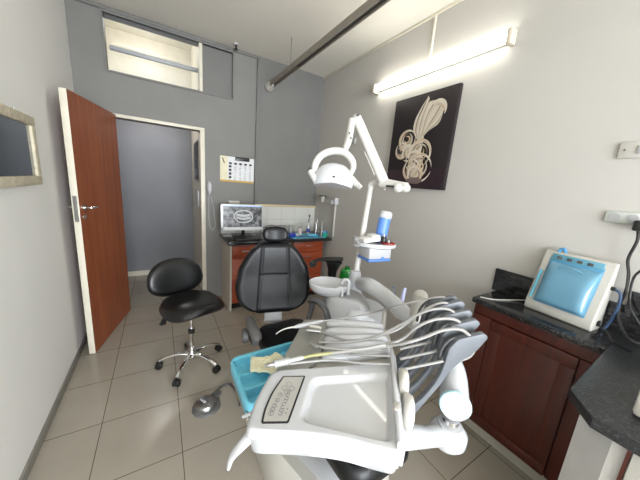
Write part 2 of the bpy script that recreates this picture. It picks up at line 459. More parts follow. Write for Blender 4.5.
# ------------------------------------------------------------------ door leaf
hinge = V3((-.350, YB - .025, 0)); free = V3((-.531, 2.535, 0))
d = (free - hinge); L = d.length; T = frame(hinge, d)
t = struct(thing('door_1', 'brown wood veneer door standing open against the left wall', 'door', hinge))
del t['category']
MB(T).bx(.008, L - .004, -.016, .016, .008, 2.0).build('door_leaf', m_door, t)
MB(T).bx(L - .004, L, -.021, .021, .008, 2.0, .001).build('door_edge', m_cream, t, label='cream painted edge of the door')
MB(T).bx(.008, L - .004, .016, .02, .008, 2.0).build('door_back_face', m_door, t)
MB(T).bx(.008, L - .004, -.02, -.016, .008, 2.0).build('door_front_face', m_door, t)
MB(T).bx(L - .0, L + .0025, -.012, .012, 1.10, 1.29).build('lock_plate', m_steel, t, label='steel lock plate in the door edge')
for sg, nm in ((1, 'handle'),):
    y = .02
    hb = MB(T)
    hb.cyl((L - .06, y, 1.2), (L - .06, y + .008, 1.2), .024); hb.cyl((L - .06, y + .005, 1.2), (L - .06, y + .05, 1.2), .009)
    hb.tube([(L - .06, y + .05, 1.2), (L - .08, y + .056, 1.2), (L - .13, y + .055, 1.198)], [.0085, .009, .008], smooth=4)
    hb.cyl((L - .06, y, 1.13), (L - .06, y + .006, 1.13), .02)
    hb.build('door_handle', m_chrome, t)
hb = MB(T)
hb.cyl((L - .06, -.02, 1.2), (L - .06, -.06, 1.2), .009); hb.tube([(L - .06, -.06, 1.2), (L - .13, -.062, 1.2)], .009)
hb.build('door_handle', m_chrome, t)

# ------------------------------------------------------------------ electrical board on the hall side wall
t = thing('electrical_board', 'black slatted breaker board on the cream wall just inside the doorway', 'electrical board', (.42, 3.75, 1.4))
b = MB(); b.bx(.405, .42, 3.5, 3.95, 1.42, 1.93, .004); b.build('backplate', m_white2, t)
b = MB(); b.bx(.395, .406, 3.54, 3.9, 1.45, 1.9, .002); b.build('panel', m_black, t)
for i in range(9):
    b = MB(); b.bx(.388, .398, 3.56, 3.88, 1.62 + i * .03, 1.636 + i * .03, .002); b.build('breaker_row', m_find, t)
b = MB(); b.bx(.388, .398, 3.6, 3.84, 1.48, 1.585, .003); b.build('meter_window', mat('meter_face', '3a3d42', .15), t)
tag(MB().bx(.39, .42, 3.55, 3.8, 1.12, 1.32, .006).build('mounted_junction_box', m_white), 'white junction box below the slatted breaker board in the doorway', 'junction box')

# ------------------------------------------------------------------ mirror
t = thing('wall_mirror', 'mirror in a distressed cream wooden frame on the left wall', 'mirror', (XL, 1.65, 1.38))
y0, y1, z0, z1, fw = 1.15, 2.21, 1.378, 1.75, .05
MB().bx(XL + .004, XL + .012, y0 + .03, y1 - .03, z0 + .03, z1 - .03).build('glass', m_mirror, t)
b = MB()
b.bx(XL, XL + .026, y0, y1, z0, z0 + fw, .006); b.bx(XL, XL + .026, y0, y1, z1 - fw, z1, .006)
b.bx(XL, XL + .024, y0, y0 + fw, z0 + fw - .004, z1 - fw + .004, .003); b.bx(XL, XL + .024, y1 - fw, y1, z0 + fw - .004, z1 - fw + .004, .003)
b.build('frame', m_wframe, t)
for i in range(9): MB().ell((XL + .027, y0 + .09 + i * .11, z0 + .024), (.001, .026, .010)).build('carving', m_wframe, t)
MB().cyl((XL + .004, 2.03, z1), (XL + .004, 2.03, z1 + .02), .004).build('hook', m_steel, t)

# ------------------------------------------------------------------ wall poster
x0, x1, z0, z1 = .61, 1.01, 1.455, 1.75
t = thing('hanging_chart', 'white printed dental chart with a black clip on the grey back wall', 'poster', ((x0 + x1) / 2, YB, z0))
MB().bx(x0, x1, YB - .006, YB - .001, z0, z1).build('sheet', m_paper, t)
MB().bx(x0, x1, YB - .008, YB - .006, z0, z0 + .022).build('bottom_strip', m_yellow, t, label='ochre strip along the bottom')
MB().bx(x0, x0 + .085, YB - .0075, YB - .006, z0 + .022, z1).build('side_panel', mat('pale_yellow_paper', 'e2dcc0', .8), t, label='pale yellow left column')
MB().bx(x0 + .17, x1 - .06, YB - .02, YB - .006, z1 - .04, z1 + .004, .004).build('clip', m_black, t)
b = MB(); bg = MB()
for c in range(5):
    xc = x0 + .115 + c * .06
    b.bx(xc - .016, xc + .016, YB - .0085, YB - .0062, z1 - .088, z1 - .066)
    for r in range(10):
        zr = z1 - .105 - r * .018
        w = random.choice((.006, .012, .016))
        bg.bx(xc - w, xc + w * random.random(), YB - .0082, YB - .0062, zr - .003, zr + .002)
for r in range(4): b.bx(x0 + .098, x0 + .128, YB - .0088, YB - .0064, z1 - .125 - r * .042, z1 - .1 - r * .042)
b.quads([(x0 + .02, YB - .009, z1 - .02), (x0 + .03, YB - .009, z1 - .02), (x0 + .055, YB - .009, z1 - .085), (x0 + .04, YB - .009, z1 - .08)], [(0, 1, 2, 3)])
b.build('printed_icons', m_print, t); bg.build('printed_lines', m_gprint, t)

# handset hanging on wall
t = thing('wall_handset', 'white handset hanging on the grey wall beside the doorway with looped cord', 'handset', (.49, YB, 1.3))
b = MB(); b.tube([(.487, YB - .025, 1.44), (.487, YB - .035, 1.41), (.489, YB - .035, 1.34), (.487, YB - .025, 1.30)], [.014, .026, .024, .012], smooth=4); b.build('receiver', m_white, t)
b = MB(); b.tube([(.487, YB - .012, 1.32), (.478, YB - .01, 1.1), (.487, YB - .01, .93), (.52, YB - .01, .875), (.552, YB - .01, .93), (.535, YB - .01, 1.1), (.505, YB - .01, 1.28)], .006, smooth=8, n=8); b.build('cord', m_lgrey, t)
MB().bx(.472, .502, YB - .012, YB, 1.4, 1.45, .003).build('hook', m_white, t)

# ------------------------------------------------------------------ fluorescent light
t = thing('fluorescent_wall_lamp', 'lit twin tube fluorescent batten high on the right wall', 'light', (XR, 1.6, 2.44))
ya, yb = 1.0, 2.21
def ft(y, z): return (XR - .0, y, z)
MB().bx(XR - .03, XR, ya + .02, yb - .02, 2.455, 2.505, .004).build('body', m_white2, t)
for z in (2.462, 2.498):
    MB().cyl((XR - .048, ya + .025, z), (XR - .048, yb - .02, z), .013, n=16).build('tube', m_tube, t, label='glowing tube')
for y in (ya, yb):
    MB().box((XR - .035, y, 2.48), (.065, .03, .085), .006).build('end_cap', mat('aged_white', 'cfc4b2', .5) if y == ya else MATS['aged_white'], t)
struct(MB().bx(XR - .014, XR, 1.612, 1.63, 2.5, ZC - .02, .003).build('trim_right_conduit', m_cream))

# curtain rail under the ceiling
t = thing('ceiling_rail', 'long dark brown curtain rail hanging under the ceiling', 'rail', (1.15, 1.7, 2.6))
rz = 2.60; rx = 1.165
b = MB(); b.bx(rx - .027, rx + .027, .3, 3.2, rz + .0205, rz + .032); b.bx(rx - .027, rx - .018, .3, 3.2, rz - .02, rz + .02); b.bx(rx + .018, rx + .027, .3, 3.2, rz - .02, rz + .02); b.build('channel', m_rail, t)
MB().bx(rx - .017, rx + .017, .3, 2.55, rz - .008, rz + .018).build('track', m_track, t, label='dark track inside the rail')
b = MB(); b.lathe([(.0, 0), (.02, 0), (.034, .03), (.05, .07), (.055, .1), (0, .1)], (rx, 3.19, rz - .0), rot=rotm('X', -90)); b.build('end_bracket', m_white2, t, label='white cone bracket at the back wall')
for y in (.9, 2.7): MB().cyl((rx, y, rz + .03), (rx, y, ZC), .003, n=6).build('hanger_rod', m_steel, t)
t = thing('ceiling_sprinkler', 'small black and white sprinkler head on the ceiling by the back wall', 'sprinkler', (.753, 3.21, ZC - .06))
MB().cyl((.753, 3.21, ZC - .012), (.753, 3.21, ZC), .028).build('rose', m_white, t)
b = MB(); b.cyl((.753, 3.21, ZC - .05), (.753, 3.21, ZC - .012), .009); b.cyl((.753, 3.21, ZC - .056), (.753, 3.21, ZC - .05), .018); b.build('nozzle', m_black, t)

# ------------------------------------------------------------------ painting
PY0, PY1, PZ0, PZ1 = 1.288, 1.905, 1.536, 2.301
t = thing('wall_painting', 'black canvas with a swirl of cream curled paper strips on the right wall', 'painting', (XR, 1.6, PZ0))
MB().bx(XR - .035, XR - .001, PY0, PY1, PZ0, PZ1, .002).build('canvas', m_canvas, t)
MB().bx(XR - .0358, XR - .0345, PY0 + .01, PY1 - .01, PZ0 + .002, PZ0 + .16).build('painted_base', mat('plum_paint', '2c1d24', .5, var=.3, scale=6), t, label='dull plum band along the bottom of the canvas')
def pt(a, c, h=0):   # a: 0 left .. 1 right (photo), c: 0 bottom .. 1 top
    return (XR - .036 - h, PY1 - (a + .045) * (PY1 - PY0), PZ0 + c * (PZ1 - PZ0))
def ribbon(pts, ws, h0=.002, h1=.01, sm=8):
    """standing paper strip: broad painted stroke"""
    return pts, ws
def stroke(b, P, r, fl=(1, .25), sm=8):
    b.tube([pt(*p) for p in P], r, n=8, smooth=sm, flat=None)
LAY = [.0012]
QS = [m_quill, m_quill2, mat('shadow_paper', '7d6a57', .7, var=.1), mat('light_paper', 'cfc5b4', .7, var=.08)]
def flat(poly, m, name='painted_strip'):
    """flat painted shape on the canvas"""
    LAY[0] += .00022
    b = MB(); vs = [pt(a, c, LAY[0]) for a, c in poly[0]] + [pt(a, c, LAY[0]) for a, c in poly[1]]
    n = len(poly[0]); b.quads(vs, [(k, k + 1, n + k + 1, n + k) for k in range(n - 1)]); b.build(name, m, t)
def cat(P, n=8):
    out = []; P = [V3(p) for p in P]; L = len(P)
    for i in range(L - 1):
        p0, p1, p2, p3 = P[max(0, i - 1)], P[i], P[i + 1], P[min(L - 1, i + 2)]
        for k in range(n):
            u = k / n; out.append(.5 * ((2 * p1) + (p2 - p0) * u + (2 * p0 - 5 * p1 + 4 * p2 - p3) * u * u + (3 * p1 - p0 - 3 * p2 + p3) * u ** 3))
    return out + [P[-1]]
def leaf(A, B, m):
    A, B = cat(A), cat(B); flat(([tuple(p[:]) for p in A], [tuple(p[:]) for p in B]), m)
def crescent(cx, cy, R, a0, a1, w, m, ecc=.8):
    A, B = [], []
    for k in range(29):
        f = k / 28; a = a0 + (a1 - a0) * f; r = R - w * math.sin(PI * f) ** .7
        A.append((cx + R * math.cos(a), cy + R * math.sin(a) * ecc)); B.append((cx + r * math.cos(a), cy + r * math.sin(a) * ecc))
    flat((A, B), m)
E1 = [[(.47, .50), (.36, .62), (.36, .74), (.44, .86), (.53, .96)], [(.47, .50), (.42, .62), (.43, .74), (.48, .86), (.53, .96)], [(.48, .51), (.48, .62), (.50, .74), (.53, .84), (.57, .90)],
      [(.49, .52), (.54, .62), (.56, .70), (.60, .78), (.66, .84)], [(.50, .53), (.60, .63), (.66, .68), (.74, .75), (.80, .86)], [(.50, .53), (.64, .62), (.74, .66), (.80, .74), (.80, .86)]]
leaf([(.47, .50), (.40, .63), (.43, .78), (.56, .90), (.80, .87)], [(.48, .50), (.60, .60), (.74, .66), (.78, .74), (.80, .87)], QS[1])
for k in range(5):
    leaf(E1[k], [((a * .45 + c * .55), (b_ * .45 + d_ * .55)) for (a, b_), (c, d_) in zip(E1[k], E1[k + 1])], QS[3])
    leaf([((a * .45 + c * .55), (b_ * .45 + d_ * .55)) for (a, b_), (c, d_) in zip(E1[k], E1[k + 1])], [((a * .35 + c * .65), (b_ * .35 + d_ * .65)) for (a, b_), (c, d_) in zip(E1[k], E1[k + 1])], QS[2])
crescent(.70, .80, .13, -.6, 2.6, .05, QS[3]); crescent(.72, .79, .08, -.3, 2.2, .03, QS[0])
for k in range(5):
    f = k * .03
    leaf([(.52, .60 - f), (.50, .53 - f), (.40, .48 - f), (.27, .46 - f * .6)], [(.55, .58 - f), (.53, .50 - f), (.42, .455 - f), (.27, .445 - f * .6)], QS[(0, 3, 2, 1, 3)[k]])
for cx, cy, R, rot_ in ((.27, .53, .15, .5), (.20, .42, .12, 2.2), (.33, .39, .12, 4), (.52, .38, .19, 5.2), (.45, .30, .15, 3.5), (.55, .22, .2, 0), (.43, .20, .15, 2.0), (.50, .155, .13, 4.6)):
    crescent(cx, cy, R, rot_, rot_ + 6.1, .045, QS[3]); crescent(cx, cy, R * .97, rot_ + .9, rot_ + 3.6, .03, QS[0])
    crescent(cx, cy, R * .68, rot_ + .8, rot_ + 6.6, .035, QS[2]); crescent(cx + .008, cy + .005, R * .62, rot_ + 1.6, rot_ + 7.2, .035, QS[1])
    crescent(cx + .01, cy + .01, R * .36, rot_ + 2.6, rot_ + 8.2, .03, QS[0])
flat(([(.36, .075), (.44, .05), (.58, .05), (.64, .08)], [(.36, .09), (.44, .12), (.58, .12), (.64, .085)]), mat('mauve_paint', '6d5c58', .6))

# switch, sockets, small plates on right wall
t = thing('light_switch', 'white light switch plate high on the right wall near the photo edge', 'switch', (XR, .345, 1.74))
MB().bx(XR - .012, XR, .28, .405, 1.738, 1.814, .004).build('plate', m_white2, t)
MB().bx(XR - .018, XR - .01, .32, .345, 1.757, 1.795, .003).build('rocker', m_lgrey, t)
MB().cyl((XR - .014, .385, 1.776), (XR - .011, .385, 1.776), .004, n=8).build('screw', m_find, t)
t = thing('wall_socket', 'pale grey double socket on the right wall above the countertop machine', 'socket', (XR, .33, 1.43))
MB().bx(XR - .014, XR, .25, .385, 1.432, 1.486, .005).build('plate', mat('pale_grey_socket', 'b9bdb8', .3), t)
for y in (.29, .35): MB().cyl((XR - .017, y, 1.459), (XR - .013, y, 1.459), .019, n=18).build('outlet', m_lgrey, t)
tag(MB().bx(XR - .02, XR, 2.49, 2.535, 1.99, 2.05, .004).build('fused_outlet', m_lgrey), 'small grey outlet on the right wall behind the lamp arm', 'outlet')
t = thing('power_cord', 'black power plug and cord hanging from the socket to the near counter', 'cord', (XR, .24, .95))
MB().box((XR - .035, .262, 1.43), (.045, .035, .05), .008).build('plug', m_black, t)
b = MB(); b.tube([(XR - .04, .26, 1.41), (XR - .045, .252, 1.36), (XR - .035, .262, 1.27), (XR - .04, .245, 1.2), (XR - .05, .235, 1.12), (XR - .045, .24, 1.04), (XR - .08, .22, .98), (XR - .14, .17, .93), (XR - .1, .12, .915)], .006, smooth=8, n=8)
b.tube([(XR - .05, .19, 1.26), (XR - .04, .225, 1.2), (XR - .04, .22, 1.1), (XR - .06, .2, 1.04), (XR - .05, .16, .98)], .005, smooth=8, n=8)
b.build('cord', m_black, t)

# wall bracket, cup and pipe in the far right corner
t = thing('wall_pipe', 'slim white pipe running down the right wall in the far corner', 'pipe', (XR, 2.77, .6))
b = MB(); b.bx(XR - .022, XR, 2.762, 2.788, .85, 1.35, .004); b.build('pipe', m_white2, t)
MB().box((XR - .02, 2.77, 1.315), (.055, .08, .085), .008).build('junction', m_white, t)
t = thing('bracket_arm', 'small grey wall bracket with a black capped cup near the far corner', 'bracket', (XR - .1, 2.93, 1.29))
MB().bx(XR - .06, XR - .03, 2.79, 2.96, 1.27, 1.325, .005).build('arm', m_lgrey, t)
MB().lathe([(0, 0), (.024, 0), (.03, .07), (0, .07)], (XR - .07, 3.0, 1.285)).build('cup', m_white2, t)
MB().lathe([(0, 0), (.05, 0), (.05, .01), (0, .012)], (XR - .07, 3.0, 1.358)).build('cap', m_black, t)

# ================================================================== BACK COUNTER
CZ = .828
t = thing('worktop', 'black granite worktop along the grey back wall', 'worktop', (1.25, 3.1, CZ - .035))
MB().bx(.60, XR - .002, 2.8, YB - .018, CZ - .035, CZ, .005).build('slab', m_gran, t)
t = thing('base_cabinet', 'cherry wood base cabinet with a cream side panel beside the doorway', 'cabinet', (.9, 3.1, 0))
MB().bx(.625, .645, 2.85, YB - .002, 0, CZ - .036).build('side_panel', m_plinth, t, label='cream end panel')
MB().bx(.645, 1.28, 2.88, YB - .002, .08, CZ - .036).build('carcass', m_plinth, t)
MB().bx(.66, 1.27, 2.92, 2.94, 0, .08).build('plinth', m_black, t)
for x0, x1 in ((.65, .962), (.968, 1.278)):
    dr = MB().bx(x0, x1, 2.858, 2.88, .09, .62, .003).build('door', m_cherry, t)
    MB().bx(x1 - .06, x1 - .045, 2.84, 2.858, .5, .6, .003).build('handle', m_steel, dr)
    dw = MB().bx(x0, x1, 2.858, 2.88, .626, CZ - .045, .003).build('drawer', m_cherry, t)
    MB().bx((x0 + x1) / 2 - .05, (x0 + x1) / 2 + .05, 2.84, 2.858, .7, .712, .003).build('handle', m_steel, dw)
t = thing('drawer_unit', 'cherry wood drawer unit at the far right corner of the back counter', 'drawer unit', (1.6, 3.1, 0))
MB().bx(1.395, 1.83, 2.88, YB - .002, .08, CZ - .036).build('carcass', m_cherry, t)
MB().bx(1.41, 1.82, 2.92, 2.94, 0, .08).build('plinth', m_black, t)
for i in range(5):
    z1 = CZ - .045 - i * .14
    dw = MB().bx(1.4, 1.825, 2.858, 2.88, z1 - .135, z1, .003).build('drawer', m_cherry, t)
    MB().bx(1.57, 1.66, 2.846, 2.858, z1 - .06, z1 - .05, .003).build('handle', m_steel, dw)
tag(MB().bx(1.281, 1.394, 2.95, 2.965, .0, CZ - .036).build('knee_panel', m_plinth), 'cream filler panel between the two back cabinets', 'panel')

# monitor
t = thing('monitor', 'silver framed monitor showing a panoramic dental x-ray on the back counter', 'monitor', (.82, 3.08, CZ))
mo = V3((.80, 3.02, 1.068)); MT = frame(mo, (1, .0, 0)) @ rotm('X', -6)
hw, hh = .24, .147
b = MB(MT); b.box((0, .015, 0), (2 * hw, .03, 2 * hh), .006); b.build('casing', m_black, t)
b = MB(MT)
b.box((0, -.003, hh - .006), (2 * hw, .01, .013)); b.box((0, -.003, -hh + .018), (2 * hw, .01, .036)); b.box((-hw + .012, -.003, 0), (.024, .01, 2 * hh)); b.box((hw - .006, -.003, 0), (.012, .01, 2 * hh))
b.build('bezel', mat('silver_plastic', 'c4c5c6', .3, metal=.2), t)
MB(MT).box((.004, -.0005, .012), (2 * hw - .035, .004, 2 * hh - .045)).build('screen', m_xray, t)
b = MB(MT)
# jaw arch and teeth of the x-ray
P = [(.01 + .105 * math.cos(a) * 1.0, -.004, .01 + .07 * math.sin(a)) for a in [2 * PI * k / 28 for k in range(28)]]
b.tube(P, .007, closed=True, n=6)
P = [(.01 + .085 * math.cos(a), -.004, .055 + .022 * math.sin(a)) for a in [PI * k / 12 for k in range(13)]]
b.tube(P, .004, n=6)
for k in range(13):
    x = .01 + (k - 6) * .0125; zc = .012 - .012 * (1 - ((k - 6) / 6) ** 2)
    b.box((x, -.004, zc + .019), (.009, .003, .028), .002); b.box((x, -.004, zc - .016), (.0085, .003, .026), .002)
b.build('xray_arch', m_scr_w, t, label='bright jaw arch on the screen')
b = MB(MT); b.box((.004, -.004, hh - .018), (2 * hw - .04, .003, .01)); b.build('title_bar', mat('screen_blue', '8aa4cc', .3, emit='8aa4cc', es=.4), t)
b = MB(); b.cyl((.82, 3.07, CZ + .01), (.82, 3.05, .95), .02, .018); b.box((.82, 3.06, CZ + .009), (.22, .17, .014), .005); b.build('stand', m_black, t)
t2 = tag(MB().box((.83, 2.89, CZ + .013), (.3, .11, .02), .004).build('keyboard', m_black), 'black keyboard lying on the worktop in front of the monitor', 'keyboard')
tag(MB().bx(.70, .83, YB - .05, YB - .018, 1.2, 1.235, .004).build('mounted_box', m_white2), 'white box on the grey wall just above the monitor', 'box')

# things on the back counter
def lath(name, prof, loc, m, label, cat, group=None):
    return tag(MB().lathe(prof, loc, 18).build(name, m), label, cat, group)
t = thing('cable_bundle', 'loops of thin black cable behind the headrest on the back counter', 'cables', (1.3, 3.15, CZ))
b = MB(); z = CZ + .006
for i, (cx, w, h) in enumerate(((1.16, .1, .09), (1.22, .12, .11), (1.30, .1, .08), (1.36, .11, .1))):
    b.tube([(cx - w, 3.18, z), (cx - w * .8, 3.17, z + h * .8), (cx, 3.16 + .02 * i, z + h), (cx + w * .8, 3.15, z + h * .75), (cx + w, 3.12, z), (cx + w * .7, 3.08, z)], .004, smooth=6, n=6)
b.build('cable', m_black, t)
b = MB(); b.tube([(1.02, 3.2, z), (1.1, 3.15, z + .03), (1.2, 3.08, z), (1.28, 3.1, z), (1.36, 3.14, z)], .008, smooth=6, n=8); b.build('hose', m_lgrey, t, label='pale hose among the cables')
cloth = [(1.37, 2.84), (1.84, 2.83), (1.85, 3.06), (1.68, 3.13), (1.44, 3.12), (1.35, 3.0)]
b = MB(); b.puck(resample(cloth, 60), lambda x, y: CZ + .005 + .003 * noise.noise(V3((x * 18, y * 18, 0))), [(.0025, 0)], 10, .001)
tag(b.build('paper_bib', m_cyan), 'light blue paper bib spread over the right half of the back counter', 'paper bib')
tag(MB().box((1.255, 2.87, CZ + .018), (.085, .06, .036), .006).build('small_box', m_dblue), 'dark blue small box nearest the headrest on the back counter', 'box')
tag(MB().box((1.40, 2.93, CZ + .032), (.08, .05, .055), .006).build('small_box', m_dblue), 'dark blue small box standing on the edge of the blue bib', 'box')
for i, (x, y, r, h, m, cm, lab) in enumerate((
        (1.335, 3.0, .022, .08, m_glass, m_white, 'clear jar with white cap beside the looped cables'),
        (1.45, 3.1, .028, .12, m_lgrey, m_steel, 'grey glass jar with steel lid at the back of the bib'),
        (1.575, 3.06, .026, .11, mat('pink_white', 'd9c9c2', .4), m_steel, 'pale pink jar with grey lid in the middle of the counter'),
        (1.50, 3.0, .028, .035, m_white, m_white, 'low white pot in front of the grey glass jar'))):
    t = thing('jar', lab, 'jar', (x, y, CZ + .007), 'jars on the back counter')
    MB().lathe([(0, 0), (r, 0), (r, h * .78), (r * .8, h * .82), (0, h * .82)], (x, y, CZ + .007), 18).build('body', m, t)
    MB().lathe([(0, 0), (r * .9, 0), (r * .9, h * .18), (0, h * .18)], (x, y, CZ + .007 + h * .82), 18).build('lid', cm, t)
t = thing('syringe_bottle', 'white bottle with blue label and tall black nozzle on the blue bib', 'bottle', (1.68, 3.03, CZ + .007))
MB().lathe([(0, 0), (.024, 0), (.024, .13), (.01, .17), (0, .17)], (1.68, 3.03, CZ + .007), 16).build('body', m_white, t)
MB().lathe([(.0, 0), (.0245, 0), (.0245, .05), (0, .05)], (1.68, 3.03, CZ + .045), 16).build('label', m_dblue, t)
MB().tube([(1.68, 3.03, CZ + .177), (1.685, 3.03, CZ + .27)], [.009, .004], 8).build('nozzle', m_black, t)
MB().lathe([(0, 0), (.013, 0), (.014, .025), (0, .03)], (1.684, 3.03, CZ + .25), 12).build('cap', m_find, t)
tag(MB().box((1.70, 2.95, CZ + .022), (.15, .06, .028), .006).build('blue_tray', m_sky), 'sky blue small tray lying on the bib behind the tools', 'tray')
for i, (x, y, h, tl, m, lab) in enumerate(((1.775, 3.0, .21, .02, m_steel, 'thin steel probe leaning behind the small blue tray'), (1.81, 3.05, .18, -.02, m_steel, 'steel probe standing nearest the tile corner'),
                                         (1.8, 2.93, .15, .0, m_black, 'short black handled tool standing at the right of the bib'), (1.835, 2.95, .2, .01, m_white, 'tall white syringe by the teal tub'), (1.79, 2.88, .12, .01, m_white, 'short white stick tool standing on the bib'))):
    tag(MB().tube([(x, y, CZ + .009), (x + tl * .5, y, CZ + h * .5), (x + tl, y, CZ + h)], [.009, .007, .002], 8).build('hand_instrument', m), lab, 'dental tool', 'upright tools on the back counter')
for x, y, a, lab in ((1.52, 2.9, .3, 'black mirror handle lying left on the blue bib'), (1.62, 2.88, -.2, 'black tool lying in the middle of the blue bib'), (1.66, 2.93, .15, 'dark tweezers lying behind the other tools on the bib')):
    b = MB(); c, s_ = math.cos(a), math.sin(a); b.tube([(x - .06 * c, y - .06 * s_, CZ + .013), (x, y, CZ + .014), (x + .06 * c, y + .06 * s_, CZ + .013)], [.003, .005, .003], 8)
    tag(b.build('dental_tool', m_find), lab, 'dental tool', 'tools lying on the blue bib')
t = thing('teal_tub', 'teal plastic tub with blue wrapped items at the right end of the counter', 'tub', (1.87, 2.91, CZ + .002))
MB().lathe([(0, 0), (.034, 0), (.042, .055), (.038, .055), (.032, .006), (0, .006)], (1.868, 2.9, CZ + .002), 20).build('tub', m_teal, t)
for dx, dz in ((-.015, 0), (.012, .01)): MB().ell((1.868 + dx, 2.905, CZ + .055 + dz), (.016, .014, .02)).build('wrapped_item', m_sky if dx < 0 else m_blue, t)
tag(MB().lathe([(0, 0), (.03, 0), (.034, .1), (.03, .1), (.027, .006), (0, .006)], (1.78, 2.86, CZ + .007), 20).build('beaker', m_glass), 'clear beaker beside the teal tub on the counter', 'beaker')

# ================================================================== OPERATOR STOOL
so = V3((.165, 2.075, 0))
t = thing('operator_stool', 'black vinyl operator stool on a chrome five star base with castors', 'stool', so)
fd = V3((.30, -.95, 0)).normalized()
ST = frame(so, fd)
b = MB(ST)
b.lathe([(0, .075), (.034, .075), (.036, .11), (.028, .125), (.026, .15), (.0, .15)], n=20)
b.build('hub', m_chrome, t)
b = MB(ST); b.lathe([(0, .15), (.018, .15), (.018, .30), (.024, .302), (.024, .325), (.013, .327), (.013, .49), (0, .49)], n=18); b.build('gas_column', m_chrome, t)
MB(ST).lathe([(0, .29), (.025, .29), (.025, .325), (0, .325)], n=18).build('column_collar', m_black, t)
ang0 = math.atan2(1.888 - so.y, .053 - so.x)
for k in range(5):
    a = ang0 + 2 * PI * k / 5; dr = V3((math.cos(a), math.sin(a), 0))
    lg = MB(); lg.tube([so + dr * .02 + V3((0, 0, .105)), so + dr * .1 + V3((0, 0, .112)), so + dr * .18 + V3((0, 0, .095)), so + dr * .232 + V3((0, 0, .068))], [.017, .015, .013, .013], 12, smooth=5, flat=(1.15, .7))
    leg = lg.build('leg', m_chrome, t)
    c = so + dr * .235; pr = V3((-dr.y, dr.x, 0)).normalized()
    cb = MB(); cb.cyl(c + V3((0, 0, .03)) - pr * .022, c + V3((0, 0, .03)) - pr * .006, .027, bev=.004); cb.cyl(c + V3((0, 0, .03)) + pr * .006, c + V3((0, 0, .03)) + pr * .022, .027, bev=.004)
    cb.cyl(c + V3((0, 0, .03)) - pr * .01, c + V3((0, 0, .03)) + pr * .01, .018); cb.cyl(c + V3((0, 0, .04)), c + V3((0, 0, .07)), .009)
    cs = cb.build('castor', m_black, leg)
# seat: rounded saddle
def cushion(T, hx, hy, th, zf, e=2.6, n=56, rg=14, back=.0):
    out = []
    for k in range(n):
        a = 2 * PI * k / n; c, s_ = math.cos(a), math.sin(a)
        out.append((hx * math.copysign(abs(c) ** (2 / e), c), hy * math.copysign(abs(s_) ** (2 / e), s_) * (1 + back * c)))
    b = MB(T)
    bb = bmesh.new(); R = []
    for i in range(1, rg + 1):
        u = i / rg; prof = math.sqrt(max(0, 1 - u ** 4.5)); 
        R.append([bb.verts.new((x * u, y * u, zf(x * u, y * u) + th * (prof - .0))) for x, y in out])
    for i in range(rg - 1, 0, -1):
        u = i / rg; prof = math.sqrt(max(0, 1 - u ** 6))
        R.append([bb.verts.new((x * u, y * u, zf(x * u, y * u) - th * .75 * prof)) for x, y in out])
    c0 = bb.verts.new((0, 0, zf(0, 0) + th)); c1 = bb.verts.new((0, 0, zf(0, 0) - th * .75))
    for k in range(n): bb.faces.new((c0, R[0][k], R[0][(k + 1) % n])); bb.faces.new((c1, R[-1][(k + 1) % n], R[-1][k]))
    for A, B in zip(R, R[1:]):
        for k in range(n): bb.faces.new((A[k], B[k], B[(k + 1) % n], A[(k + 1) % n]))
    bmesh.ops.recalc_face_normals(bb, faces=bb.faces[:])
    b.add(bb); return b
b = cushion(ST @ Matrix.Translation((.03, 0, .535)), .205, .215, .052, lambda x, y: .035 * (y / .2) ** 2 * (.3 + .7 * (x + .2) / .4) * -1 + .012, back=.05)
b.build('seat', m_leatherS, t, angle=60)
b = MB(ST); b.box((-.02, 0, .492), (.18, .14, .022), .004); b.build('seat_plate', m_black, t)
for sy in (.06, -.0):
    b = MB(ST); b.tube([(-.02, -.1 - sy, .49), (.0, -.17 - sy * .3, .475), (.02, -.2 - sy * .3, .44)], [.008, .010, .014], 8, smooth=4); b.build('lever', m_black, t)
b = MB(ST); b.tube([(-.08, 0, .49), (-.2, 0, .485), (-.25, 0, .53), (-.245, 0, .62), (-.23, 0, .68)], .017, 10, smooth=5, flat=(1.7, .6)); b.build('back_bracket', m_black, t)
BT = ST @ Matrix.Translation((-.205, -.03, .70)) @ rotm('Y', 78)
def bz(x, y): return .55 * y * y
b = cushion(BT, .148, .205, .036, bz, e=2.3, back=.12); b.build('backrest', m_leatherS, t, angle=60)
P = []
for k in range(48):
    a = 2 * PI * k / 48; c, s_ = math.cos(a), math.sin(a); y = .195 * math.copysign(abs(s_) ** (2 / 2.3), s_) * (1 + .12 * c); P.append((.138 * math.copysign(abs(c) ** (2 / 2.3), c), y, bz(0, y) + .018))
b = MB(BT); b.tube(P, .004, closed=True, n=6); b.build('piping', m_leatherS, t)

# ================================================================== FOOT CONTROL
t = thing('foot_control', 'round steel foot control with grey rim lying on the floor tiles', 'foot control', (.205, 1.6, 0))
b = MB(); b.puck(resample([(.205 + .085 * math.cos(a) * (1 if a > PI / 3 or True else 1), 1.595 + .085 * math.sin(a)) for a in [2 * PI * k / 60 for k in range(60)]], 60), lambda x, y: .018, [(.016, -.004)], 8, .006); b.build('rim', m_mgrey, t)
b = MB(); b.lathe([(0, .016), (.066, .016), (.066, .03), (.058, .042), (.03, .05), (0, .051)], (.20, 1.597, 0), 36); b.build('pedal', m_steel, t)
b = MB(); b.box((.265, 1.655, .012), (.09, .05, .018), .005, math.radians(40)); b.build('cord_socket', m_mgrey, t)
b = MB(); b.tube([(.28, 1.67, .014), (.32, 1.72, .012), (.38, 1.72, .012), (.41, 1.6, .012), (.40, 1.5, .012)], .007, smooth=6, n=8); b.build('cord', m_find, t)
b = MB(); b.box((.185, 1.6, .053), (.015, .05, .004), .001, .5); b.build('arrow_mark', m_white, t)

